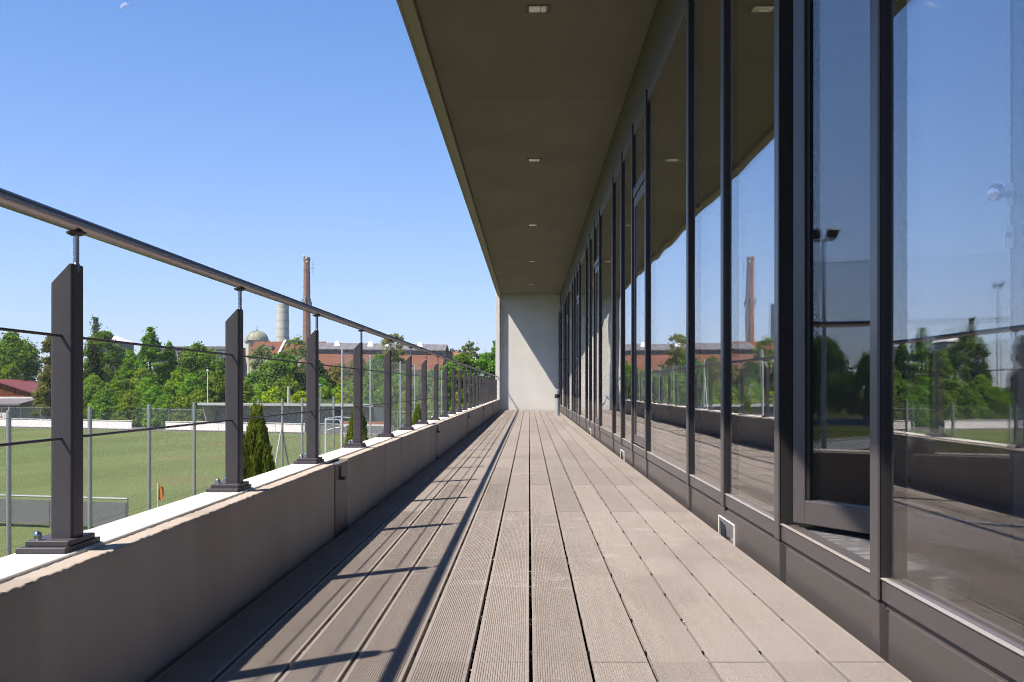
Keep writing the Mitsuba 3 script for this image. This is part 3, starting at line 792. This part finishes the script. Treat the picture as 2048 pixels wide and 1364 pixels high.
obj('canopy', ply(MB().hull([[hl - .5, y0 - .13, -.55], [hr + .5, y0 - .13, -.55], [hl - .5, y0 - 2.6, -1.1], [hr - .4, y0 - 2.6, -1.1], [hl - .5, y0 - .13, -.75], [hr + .5, y0 - .13, -.75], [hl - .5, y0 - 2.6, -1.3], [hr - .4, y0 - 2.6, -1.3]]), 'shed_grey'), t)
obj('front_wall', ply(MB().box(hl, -60.0, y0 - 2.4, y0 - 2.2, GZ, -2.15), 'white_paint'), t)
obj('faded_print', ply(MB().box(-63.5, -60.8, y0 - 2.42, y0 - 2.402, -2.95, -2.5), 'pink_print'), t)
for x in (-66.4, -63.2, -60.1):
    obj('canopy_post', ply(MB().box(x, x + .12, y0 - 2.5, y0 - 2.421, GZ, -1.31), 'cream_render'), t)
obj('chimney', ply(MB().box(-64.0, -63.35, 121.6, 122.3, 1.3, 2.55), 'cream_render'), t)

# white block behind the trees
t = thing('white_house', 'white block of flats with pale roof half hidden behind trees', 'building')
X, Y = -96.0, 220.0
obj('wall', ply(MB().box(X - 2, X + 3.2, Y, Y + 9, GZ, 11.3), 'grey_render'), t)
obj('roof', ply(MB().hull([[X - 2.3, Y - .3, 11.301], [X + 3.5, Y - .3, 11.301], [X - 2.3, Y + 9.3, 11.301], [X + 3.5, Y + 9.3, 11.301], [X - 2.3, Y + 2, 13.0], [X - .5, Y + 2, 13.0], [X - 2.3, Y + 7, 13.0], [X - .5, Y + 7, 13.0]]), 'white_paint'), t)
for k in range(3):
    for z in (2, 5, 8):
        obj('window', ply(MB().box(X - 4.5 + 2.6 * k, X - 3.2 + 2.6 * k, Y - .03, Y + .1, z, z + 1.5), 'window_dark'), t)

# grey flat block with strip windows
t = thing('office_block', 'long flat grey office block between the maple and the round tree', 'building')
Y = 250.0
x0, x1 = -95.0, -76.0
obj('wall', ply(MB().box(x0, x1, Y, Y + 12, GZ, 10.6), 'grey_render'), t)
obj('parapet', ply(MB().box(x0 - .2, x1 + .2, Y - .2, Y + 12.2, 10.601, 11.4), 'grey_render'), t)
for r in range(2):
    for k in range(9):
        obj('window', ply(MB().box(x0 + 1 + 2 * k, x0 + 2.5 + 2 * k, Y - .04, Y + .1, 8.6 - 3.6 * r, 10.0 - 3.6 * r), 'window_dark'), t)

# domed tower house
t = thing('domed_building', 'cream tower house with a green copper dome', 'building')
Y = 250.0
xa, xb = -73.6, -67.6
cx, cy = (xa + xb) / 2, Y + 3.05
rot = 0.42
def rbox(cx, cy, hx, hy, z0, z1, a):
    c, s = math.cos(a), math.sin(a)
    return MB().prism([(cx + u * c - v * s, cy + u * s + v * c) for u, v in ((-hx, -hy), (hx, -hy), (hx, hy), (-hx, hy))], z0, z1)
obj('tower', ply(rbox(cx, cy, 2.5, 2.5, GZ, 12.6, rot), 'cream_render'), t)
obj('cornice', ply(rbox(cx, cy, 2.85, 2.85, 12.601, 13.0, rot), 'slate'), t)
prof = [(2.85 * math.cos(a), 13.0 + 2.55 * math.sin(a)) for a in np.linspace(0, math.pi / 2, 9)]
obj('dome', ply(MB().tube([[cx, cy, h] for r, h in prof], [max(r, .02) for r, h in prof], 20), 'copper', smooth=18), t)
for k in range(10):
    a = k * math.pi / 5 + .2
    obj('dome_rib', ply(MB().tube([[cx + (r + .03) * math.cos(a), cy + (r + .03) * math.sin(a), h + .03] for r, h in prof], .06, 5), 'copper'), t)
obj('finial', ply(MB().tube([[cx, cy, 15.5], [cx, cy, 15.8], [cx, cy, 16.0], [cx, cy, 17.0]], [.18, .25, .08, .03], 8), 'slate'), t)
c, s = math.cos(rot), math.sin(rot)
for u in (-1.2, 1.2):
    obj('window', ply(rbox(cx + u * c + 2.5 * s, cy + u * s - 2.5 * c, .35, .05, 10.2, 11.7, rot), 'window_dark'), t)
obj('wing', ply(MB().box(-69.9, -52.5, Y - 6, Y + 5, GZ, 9.3), 'cream_render'), t)
wr_ = obj('wing_roof', ply(gable(MB(), -70.1, -52.0, Y - 6, Y + 5, 9.3, 12.6, .2, .5), 'roof_tile'), t)
obj('dormer', ply(MB().box(-66.0, -64.6, Y - 5.0, Y - 2.5, 10.4, 11.4), 'slate'), wr_)
obj('gable_wall', ply(MB().hull([[-62.6, Y - 7, 7], [-62.1, Y - 7, 7], [-62.6, Y - .5, 13.1], [-62.1, Y - .5, 13.1], [-62.6, Y - 7, 9.6], [-62.1, Y - 7, 9.6], [-62.6, Y - .5, 7], [-62.1, Y - .5, 7]]), 'white_paint'), t)

# concrete tower and brick chimney
t = thing('concrete_tower', 'thick pale concrete tower left of the brick chimney', 'tower')
Y = 300.0
cx = (565.5 - 1058) * Y / F_PX
obj('shaft', ply(MB().tube([[cx, Y, GZ], [cx, Y, 14], [cx, Y, 26.4]], [2.05, 1.95, 1.82], 28), 'tower_concrete', smooth=40), t)
obj('rim', ply(MB().tube([[cx, Y, 25.6], [cx, Y, 26.0]], 1.9, 28), 'tower_concrete', smooth=40), t)
for k in range(9):
    z = 3 + 2.5 * k
    obj('hoop', ply(MB().tube([[cx, Y, z], [cx, Y, z + .14]], 2.06 - .0078 * (z - GZ) + .02, 28), 'tower_concrete', smooth=40), t)
t = thing('brick_chimney', 'tall tapering red brick factory chimney carrying antennas', 'chimney')
Y = 320.0
cx = (613.5 - 1058) * Y / F_PX
rb = lambda z: 1.62 - (z + 3.4) * 0.0135
obj('shaft', ply(MB().tube([[cx, Y, z] for z in np.linspace(GZ, 43.4, 16)], [rb(z) for z in np.linspace(GZ, 43.4, 16)], 8), 'brick'), t)
for z in (12.5, 20.5, 29.5, 38.5):
    obj('hoop', ply(MB().tube([[cx, Y, z], [cx, Y, z + .25]], rb(z) + .06, 8), 'slate'), t)
obj('crown', ply(MB().tube([[cx, Y, 42.2], [cx, Y, 42.7], [cx, Y, 43.6]], [rb(43) + .02, rb(43) + .18, rb(43) + .15], 8), 'brick'), t)
for dx, dz in ((-.5, 43.9), (.2, 43.1), (.4, 42.0)):
    b = trimesh.creation.icosphere(2, .33); b.apply_translation([cx + dx, Y - 1.2, dz])
    obj('lamp', ply(b, 'white_paint', smooth=True), t)
obj('antenna_arm', ply(MB().tube([[cx - .9, Y - 1.2, 39.9], [cx + 2.4, Y - 1.2, 39.9]], .09, 6).tube([[cx + 2.3, Y - 1.2, 37.6], [cx + 2.3, Y - 1.2, 42.0]], .07, 6), 'slate'), t)
rg = random.Random(3)
for k in range(7):
    a = k * .9
    m = MB().cbox(cx + 1.55 * math.cos(a) - .14, cx + 1.55 * math.cos(a) + .14, Y + 1.55 * math.sin(a) - .12, Y + 1.55 * math.sin(a) + .12, 27.3 + (k % 3) * .9, 29.1 + (k % 3) * .9, .03)
    obj('antenna', ply(m, 'galvanised_pale' if k % 2 else 'slate'), t)

# long factory hall with grey roof and brick wall
t = thing('factory_hall', 'long brick factory hall with grey roof and white skylights', 'building')
yl, yr = 222.0, 232.0
xl_, xr_ = (610 - 1058) * yl / F_PX, (888 - 1058) * yr / F_PX
def hall(x, dy):
    return yl + (yr - yl) * (x - xl_) / (xr_ - xl_) + dy
def hband(x0, x1, d0, d1, z0, z1, z0b=None, z1b=None):
    z0b, z1b = z0 if z0b is None else z0b, z1 if z1b is None else z1b
    return MB().hull([[x0, hall(x0, d0), z0], [x1, hall(x1, d0), z0], [x1, hall(x1, d1), z0b], [x0, hall(x0, d1), z0b], [x0, hall(x0, d0), z1], [x1, hall(x1, d0), z1], [x1, hall(x1, d1), z1b], [x0, hall(x0, d1), z1b]])
obj('wall', ply(hband(xl_, xr_, 0, 12, GZ, 8.75), 'brick'), t)
obj('aisle_roof', ply(hband(xl_ - .1, xr_ + .1, -6.2, -.06, 4.7, 4.9, 8.45, 8.65), 'aisle_tile'), t)
obj('aisle_wall', ply(hband(xl_, xr_, -5.9, -5.7, GZ, 4.75), 'brick'), t)
obj('wall_band', ply(hband(xl_ - .02, xr_ + .02, -.05, 12.05, 8.751, 9.45), 'slate'), t)
obj('roof', ply(hband(xl_ - .3, xr_ + .3, -.5, 6, 9.451, 9.65, 11.1, 11.35), 'slate'), t)
obj('roof', ply(hband(xl_ - .3, xr_ + .3, 6.003, 12.5, 11.1, 11.35, 9.451, 9.65), 'slate'), t)
for px in (674, 738, 772, 835):
    x = (px - 1058) * 226 / F_PX
    y = hall(x, 4.2)
    obj('skylight', ply(MB().hull([[x - .9, y - 1.6, 10.5], [x + .5, y - 1.6, 10.5], [x - .9, y + .9, 10.9], [x + .5, y + .9, 10.9], [x - .9, y + .3, 11.75], [x - .1, y + .3, 11.75]]), 'white_paint'), t)
t = thing('red_roof_house', 'house with an orange tiled roof at the right end of the factory hall', 'building')
Y = 236.0
x0, x1 = (878 - 1058) * Y / F_PX, (911 - 1058) * Y / F_PX
obj('wall', ply(MB().box(x0, x1, Y, Y + 7, GZ, 6.9), 'brick'), t)
rf = obj('roof', ply(gable(MB(), x0 - .4, x1 + .4, Y, Y + 7, 6.9, 9.8, .2, .4), 'terracotta'), t)
obj('chimney', ply(MB().box(x1 - 1.6, x1 - .7, Y + 3, Y + 4, 9.2, 10.4), 'slate'), rf)

# ------------------------------------------------------------------ trees
PAL = {'broad': ((0.055, 0.113, 0.019), (0.114, 0.208, 0.033)), 'round': ((0.057, 0.105, 0.022), (0.106, 0.178, 0.038)), 'maple': ((0.063, 0.131, 0.017), (0.136, 0.244, 0.033)),
       'dark': ((0.032, 0.059, 0.019), (0.065, 0.101, 0.030)), 'pine': ((0.015, 0.026, 0.013), (0.037, 0.055, 0.021)), 'spruce': ((0.070, 0.091, 0.070), (0.119, 0.140, 0.112)), 'spruce_old': ((0.038, 0.059, 0.034), (0.076, 0.107, 0.062)), 'rust': ((0.065, 0.071, 0.025), (0.130, 0.119, 0.045)),
       'birch': ((0.087, 0.125, 0.048), (0.174, 0.220, 0.095)), 'brown': ((0.092, 0.101, 0.038), (0.162, 0.161, 0.071)), 'shrub': ((0.059, 0.113, 0.017), (0.141, 0.220, 0.033)), 'yellow': ((0.120, 0.155, 0.011), (0.260, 0.279, 0.024))}

def leaves(rg, pos, nor, size, col, stretch=1.0):
    n = len(pos)
    nor = nor / (np.linalg.norm(nor, axis=1, keepdims=True) + 1e-9)
    ref = rg.normal(size=(n, 3)); a = np.cross(nor, ref); a /= np.linalg.norm(a, axis=1, keepdims=True) + 1e-9
    b = np.cross(nor, a)
    s = size[:, None]
    v = np.stack([pos - a * s, pos - b * s * .62 * stretch, pos + a * s, pos + b * s * .62 * stretch], 1).reshape(-1, 3)
    k = np.arange(n)[:, None] * 4
    f = np.vstack([k + [0, 1, 2], k + [0, 2, 3]])
    return (v, f), np.repeat(col, 4, axis=0)

def tree_shapes(seed, h, r, kind, dens=1.0):
    rg = np.random.default_rng(seed)
    r = r * 1.14
    low = kind in ('shrub', 'yellow')
    zb = 0.02 * h if low else (0.06 * h if kind in ('pine', 'spruce', 'rust') else 0.12 * h)
    nc = int({'pine': 44, 'spruce': 40, 'rust': 46, 'birch': 46, 'maple': 62}.get(kind, 58) * 1.7 * dens)
    C, R = [], []
    for i in range(nc):
        t = rg.uniform(0, 1) ** (0.8 if kind in ('pine', 'spruce') else 1.0)
        if kind in ('pine', 'spruce', 'rust'):
            env = r * (1.02 - t) ** (0.8 if kind != 'rust' else .45)
        elif kind == 'maple':
            env = r * min(1.0, 1.25 * (1.02 - t) ** .62) * (0.62 + .38 * min(1, t * 3))
        elif low:
            env = r * math.sqrt(max(0.03, 1 - t ** 2.2))
        else:
            env = r * math.sqrt(max(0.04, 1 - ((t - .42) / .60) ** 2)) if t > .42 else r * (0.72 + .28 * t / .42)
        q = math.sqrt(rg.uniform(.12, 1)); a = rg.uniform(0, 2 * math.pi)
        rc = r * rg.uniform(.15, .32) * (.62 if kind in ('maple', 'spruce', 'birch') else 1) * (.55 + .45 * min(1, env / r + .2))
        C.append([max(0, env - rc * .75) * q * math.cos(a), max(0, env - rc * .75) * q * math.sin(a), zb + rc * .4 + t * (h - zb - rc * 1.1)]); R.append(rc)
    C.append([rg.normal(0, .06) * r, rg.normal(0, .06) * r, h - R[0] * .5]); R.append(R[0] * .55)
    C, R = np.array(C), np.array(R)
    per = {'birch': 75, 'spruce': 60}.get(kind, 112)
    idx = np.repeat(np.arange(len(C)), (per * (0.45 + 0.55 * (R / R.mean()) ** 2)).astype(int))
    d = rg.normal(size=(len(idx), 3)); d /= np.linalg.norm(d, axis=1, keepdims=True)
    rad = rg.uniform(.2, 1, len(idx)) ** .5 * rg.uniform(.8, 1.35, len(idx))
    pos = C[idx] + d * (R[idx] * rad)[:, None] * np.array([1, 1, .82])
    # loose leaves through the whole crown, between the clumps
    j = rg.choice(len(C), size=(len(idx) // 3, 2))
    w = rg.uniform(0, 1, (len(j), 1))
    pos2 = C[j[:, 0]] * w + C[j[:, 1]] * (1 - w) + rg.normal(0, .12 * r, (len(j), 3))
    near = np.linalg.norm(C[j[:, 0]] - C[j[:, 1]], axis=1) < 1.1 * r
    pos, idx, d = np.vstack([pos, pos2[near]]), np.r_[idx, j[near, 0]], np.vstack([d, rg.normal(size=(near.sum(), 3))])
    pos[:, 2] = np.maximum(pos[:, 2], .05)
    nor = d + rg.normal(0, .6, d.shape) + [0, 0, .35]
    tint = rg.uniform(.86, 1.16, 3) * [1.55, 1.66, 1.1]
    lo, hi = (np.array(c) * tint for c in PAL[kind])
    u = np.clip(rg.uniform(0, 1, len(C))[idx] * .65 + rg.uniform(0, 1, len(idx)) * .45 - .05, 0, 1)[:, None]
    col = lo * (1 - u) + hi * u
    size = rg.uniform(.11, .20, len(idx)) * (1.0 if kind not in ('spruce', 'birch') else .85) * (.75 + r * .11)
    (v, f), cc = leaves(rg, pos, nor, size, col)
    crown = mikit.ply((v, f), 'foliage', color=cc)
    m = MB()
    hh = h * (.62 if not low else .4)
    m.tube([[0, 0, -.05], [r * .03, 0, hh * .5], [-r * .02, r * .02, hh], [0, 0, min(h * .95, hh * 1.35)]], [r * .085 + .05, r * .06 + .03, r * .035 + .02, .015], 7)
    for i in rg.choice(len(C), size=min(9, len(C)), replace=False):
        z = max(.3, min(hh, C[i][2] * .62))
        m.tube([[0, 0, z], C[i] * [.5, .5, 1] * .5 + np.array([0, 0, z]) * .5 + [0, 0, .1], C[i]], [r * .035 + .02, r * .022 + .012, .01], 5)
    return crown, ply(m, 'bark')

KEEP = {}
def plant(name, x, y, h, r, kind, label, cat, seed, group=None, z=None):
    crown, trunk = tree_shapes(seed, h, r, kind)
    t = thing(name, label, cat, group)
    z = GZ if z is None else z
    obj('crown', moved(crown, x, y, z), t)
    obj('trunk', moved(trunk, x, y, z), t)
    return crown, trunk

TREES = [
    (-66.2, 125, 11.3, 3.5, 'broad', 'broad green tree behind the clubhouse at the left edge'),
    (-54.9, 112, 10.3, 2.0, 'rust', 'brownish conifer right beside the clubhouse'),
    (-49.2, 110, 9.1, 1.9, 'pine', 'very dark pine just right of the nearest railing post'),
    (-73.3, 165, 16.2, 3.2, 'spruce', 'thin grey spruce rising above the other trees on the left'),
    (-55.8, 128, 11.6, 3.0, 'broad', 'broad green tree in front of the white block'),
    (-43.5, 112, 11.1, 2.1, 'maple', 'tallest bright green maple with a ragged pointed top'),
    (-46.1, 113, 8.3, 1.9, 'maple', 'smaller maple to the left of the tallest maple'),
    (-42.1, 114, 9.5, 1.5, 'maple', 'slender maple to the right of the tallest maple'),
    (-39.4, 116, 9.5, 3.2, 'round', 'round dense tree left of the second railing post'),
    (-39.3, 126, 8.0, 1.7, 'dark', 'dark tree close behind the second railing post'),
    (-41.2, 150, 10.9, 2.5, 'birch', 'pale birch in front of the red tiled roof'),
    (-33.2, 118, 6.2, 1.7, 'round', 'small round tree below the cream tower house'),
    (-30.5, 120, 8.5, 3.4, 'round', 'wide rounded tree between the second and third railing posts'),
    (-40.6, 170, 13.0, 3.0, 'birch', 'grey green birch below the brick chimney'),
    (-27.1, 124, 7.5, 2.0, 'dark', 'dark tree behind the third railing post'),
    (-24.6, 126, 7.2, 2.5, 'brown', 'brownish green tree in front of the brick hall'),
    (-19.6, 140, 11.9, 2.9, 'birch', 'airy birch standing before the grey hall roof'),
    (-22.5, 128, 8.3, 2.0, 'brown', 'olive brown tree before the red lower roof of the hall'),
    (-20.2, 132, 8.6, 2.2, 'round', 'green tree at the foot of the airy birch before the hall'),
    (-6.5, 95, 7.4, 2.2, 'broad', 'rich green tree near the end wall'),
    (-4.2, 98, 7.7, 2.1, 'broad', 'rich green tree closest to the end wall'),
    (-7.7, 92, 6.3, 1.5, 'broad', 'lower green tree left of the trees near the end wall'),
    (-7.9, 130, 10.4, 1.9, 'birch', 'grey green birch above the trees near the end wall'),
    (-4.2, 125, 10.2, 1.4, 'maple', 'light green tree top touching the edge of the end wall'),
    (0.6, 100, 8.0, 2.2, 'broad', 'green tree hidden behind the end wall'),
    (-17.1, 108, 6.2, 2.3, 'round', 'rounded tree behind the tall fence, leftmost of three'),
    (-13.6, 105, 5.9, 2.1, 'round', 'rounded tree behind the tall fence, middle of three'),
    (-10.4, 100, 5.9, 1.8, 'round', 'rounded tree behind the tall fence, rightmost of three'),
]
for i, (x, y, h, r, kind, lab) in enumerate(TREES):
    plant('conifer' if kind in ('pine', 'spruce', 'rust') else 'birch_tree' if kind == 'birch' else 'tree', x, y, h, r, kind, lab, 'tree', 100 + i)
SHRUBS = [
    (-47.8, 107, 5.5, 2.1, 'shrub'), (-45.3, 108, 5.4, 2.3, 'shrub'), (-41.6, 107, 5.2, 2.0, 'shrub'), (-36.6, 106, 5.7, 2.2, 'shrub'), (-34.1, 107, 6.0, 1.9, 'shrub'),
    (-45.5, 104, 3.8, 2.1, 'shrub'), (-42.1, 104, 3.7, 2.2, 'shrub'), (-38.3, 103, 3.3, 2.0, 'shrub'), (-34.9, 103, 3.8, 2.1, 'shrub'), (-30.9, 106, 4.8, 1.5, 'shrub'),
    (-28.8, 104, 3.4, 1.6, 'shrub'), (-17.3, 103, 3.8, 1.6, 'shrub'), (-8.9, 98, 5.4, 1.5, 'shrub'), (-47.9, 104, 4.2, 1.9, 'shrub'), (-64.4, 121, 7.0, 2.5, 'shrub'),
    (-69.0, 121, 6.0, 2.6, 'shrub'), (-24.0, 112, 5.2, 2.4, 'shrub'), (-20.5, 110, 5.0, 2.2, 'shrub'), (-6.0, 90, 4.0, 1.5, 'shrub'), (-3.4, 91, 4.4, 1.6, 'shrub'),
]
SHRUBS += [(-43.6, 110, 6.4, 2.4, 'shrub'), (-38.8, 109, 6.4, 2.3, 'shrub'), (-29.6, 108, 4.6, 2.0, 'shrub'), (-27.4, 110, 5.4, 2.3, 'shrub'),
           (-47.6, 103.5, 3.6, 1.9, 'shrub'), (-40.0, 104, 4.2, 1.9, 'shrub'), (-36.4, 102.6, 3.2, 1.7, 'shrub'), (-15.2, 104, 4.6, 1.9, 'shrub'), (-12.0, 102, 4.8, 1.8, 'shrub')]
ORD = ['leftmost', 'second', 'third', 'fourth', 'fifth', 'sixth', 'seventh', 'eighth', 'ninth', 'tenth', 'eleventh', 'twelfth', 'thirteenth', 'fourteenth', 'fifteenth', 'sixteenth', 'seventeenth', 'eighteenth', 'nineteenth', 'twentieth', 'next to rightmost', 'rightmost']
rows = {True: sorted((q for q in SHRUBS if q[2] >= 5), key=lambda q: q[0] / q[1]), False: sorted((q for q in SHRUBS if q[2] < 5), key=lambda q: q[0] / q[1])}
for tall, row in rows.items():
    for i, (x, y, h, r, kind) in enumerate(row):
        plant('shrub', x, y, h, r, kind, f"{'tall' if tall else 'low'} green shrub, {ORD[i]} from the left of the {'tall' if tall else 'low'} ones behind the far fence".replace('rightmost from the left', 'rightmost').replace('leftmost from the left', 'leftmost'), 'shrub', (300 if tall else 330) + i, 'shrubs behind the far fence')
for i, (x, y, h, r) in enumerate([(-26.9, 103, 4.1, 1.7), (-24.2, 103, 3.7, 1.6), (-22.1, 105, 4.2, 1.5), (-19.6, 104, 4.1, 1.6)]):
    plant('shrub', x, y, h, r, 'yellow', f"yellow green shrub behind the grey shelter, {['leftmost', 'second from the left', 'third from the left', 'rightmost'][i]} of the four", 'shrub', 360 + i, 'yellow green shrubs behind the shelter')
# trees on the left side of the pitch, outside the frame but mirrored in the open door
far_kinds = ['broad', 'dark', 'round', 'maple', 'broad', 'round', 'broad']
side = ['first', 'second', 'third', 'fourth', 'fifth', 'sixth', 'last']
for i, kind in enumerate(far_kinds):
    plant('tree', -121 + 3 * math.sin(i * 2.1), 4 + 5.0 * i, 9.8 + 1.6 * math.sin(i * 1.7), 3.6, kind, f'leafy tree on the left side of the pitch, {side[i]} from the near end', 'tree', 400 + i, 'trees along the left side of the pitch')

# dark wooded ridge behind the factory
rg = np.random.default_rng(77)
n = 9000
X = rg.uniform(-100, -20, n); top = 14.3 + 1.6 * meshkit.noise(np.c_[X * .12, 0 * X, 0 * X], 3) + .9 * meshkit.noise(np.c_[X * .6, 0 * X, 0 * X], 5) - np.abs(X + 66) * .05
Z = GZ + (top - GZ) * rg.uniform(.25, 1, n)
(v, f), cc = leaves(rg, np.c_[X, 345 + rg.uniform(-4, 4, n), Z], rg.normal(size=(n, 3)) + [0, -.4, .4], rg.uniform(.3, .7, n), np.array([.014, .022, .013]) * rg.uniform(.6, 1.4, (n, 1)))
obj('wood', mikit.ply((v, f), 'foliage', color=cc), kind='stuff', label='dark line of far off woodland behind the factory roofs', cat='wood')

# thuja columns along the fence
def thuja(seed, h, r):
    rg = np.random.default_rng(seed)
    n = 8000
    t = rg.uniform(0, 1, n) ** 1.15
    env = r * np.minimum(1, (1.0 - t) ** .62 * 1.12) * (0.75 + .25 * np.minimum(1, t * 5))
    a = rg.uniform(0, 2 * np.pi, n)
    lump = 1 + .16 * np.sin(a * 5 + t * 9 + seed) + .10 * np.sin(a * 9 - t * 17)
    q = rg.uniform(.55, 1.05, n) ** .6
    pos = np.c_[env * q * lump * np.cos(a), env * q * lump * np.sin(a), .05 + t * (h - .1)]
    tip = rg.uniform(0, 1, n) < .02
    pos[tip] = np.c_[rg.normal(0, .05, tip.sum()), rg.normal(0, .05, tip.sum()), h - rg.uniform(0, .35, tip.sum())]
    out = np.c_[np.cos(a), np.sin(a), 0 * a]
    up = np.array([0, 0, 1.0]) + out * .35 + rg.normal(0, .18, (n, 3)); up /= np.linalg.norm(up, axis=1, keepdims=True)
    side = np.cross(up, out + rg.normal(0, .7, (n, 3))); side /= np.linalg.norm(side, axis=1, keepdims=True)
    s = rg.uniform(.055, .11, n)[:, None]
    v = np.stack([pos - up * s, pos + side * s * .45, pos + up * s * 1.2, pos - side * s * .45], 1).reshape(-1, 3)
    k = np.arange(n)[:, None] * 4
    f = np.vstack([k + [0, 1, 2], k + [0, 2, 3]])
    u = np.clip(rg.uniform(0, 1, n) * .6 + (q - .7) * 1.2, 0, 1)[:, None]
    col = np.array([.045, .065, .009]) * (1 - u) + np.array([.27, .34, .040]) * u
    return mikit.ply((v, f), 'foliage', color=np.repeat(col, 4, 0))
for i, (y, h, r, lab) in enumerate([(21.9, 3.05, .34, 'small yellowish thuja just left of the largest thuja'), (23.1, 3.68, .56, 'largest columnar thuja right of the second railing post'),
                                    (36.6, 3.60, .58, 'columnar thuja behind the fourth railing post'), (56.5, 3.1, .55, 'farthest columnar thuja along the fence')]):
    t = thing('thuja', lab, 'thuja', 'thujas along the fence')
    obj('foliage', moved(thuja(60 + i, h, r), FX + 0.75, y, GZ), t)
    obj('stem', moved(ply(MB().tube([[0, 0, -.02], [0, 0, h * .8]], [.05, .01], 6), 'bark'), FX + 0.75, y, GZ), t)

# the day moon: the sunlit part of a far off sphere
ms = trimesh.creation.icosphere(4, 1.0)
md = np.array([-0.4128, 1.0, 0.3887]); md /= np.linalg.norm(md)
keep = (ms.face_normals @ SUN > 0.22) & (ms.face_normals @ -md > -0.1)
mm = ms.submesh([np.nonzero(keep)[0]], append=True)
dist = 6000.0
mm.apply_scale(dist * 10.5 / F_PX); mm.apply_translation(md * dist)
obj('moon', ply(mm, 'moon_rock'), label='faint crescent of the day moon high in the blue sky at upper left', cat='moon')

# thin summer haze: one closed box of pale air round everything
scene['air'] = {'type': 'homogeneous', 'albedo': {'type': 'rgb', 'value': [0.95, 0.95, 0.95]}, 'sigma_t': {'type': 'rgb', 'value': [0.00020, 0.00021, 0.00024]}}
obj('haze', {'type': 'cube', 'to_world': T().translate([0, 0, 23.0]).scale([2600, 2600, 28.0]), 'bsdf': {'type': 'null'}, 'interior': {'type': 'ref', 'id': 'air'}}, kind='stuff', label='thin summer haze')
scene['camera']['medium'] = {'type': 'ref', 'id': 'air'}
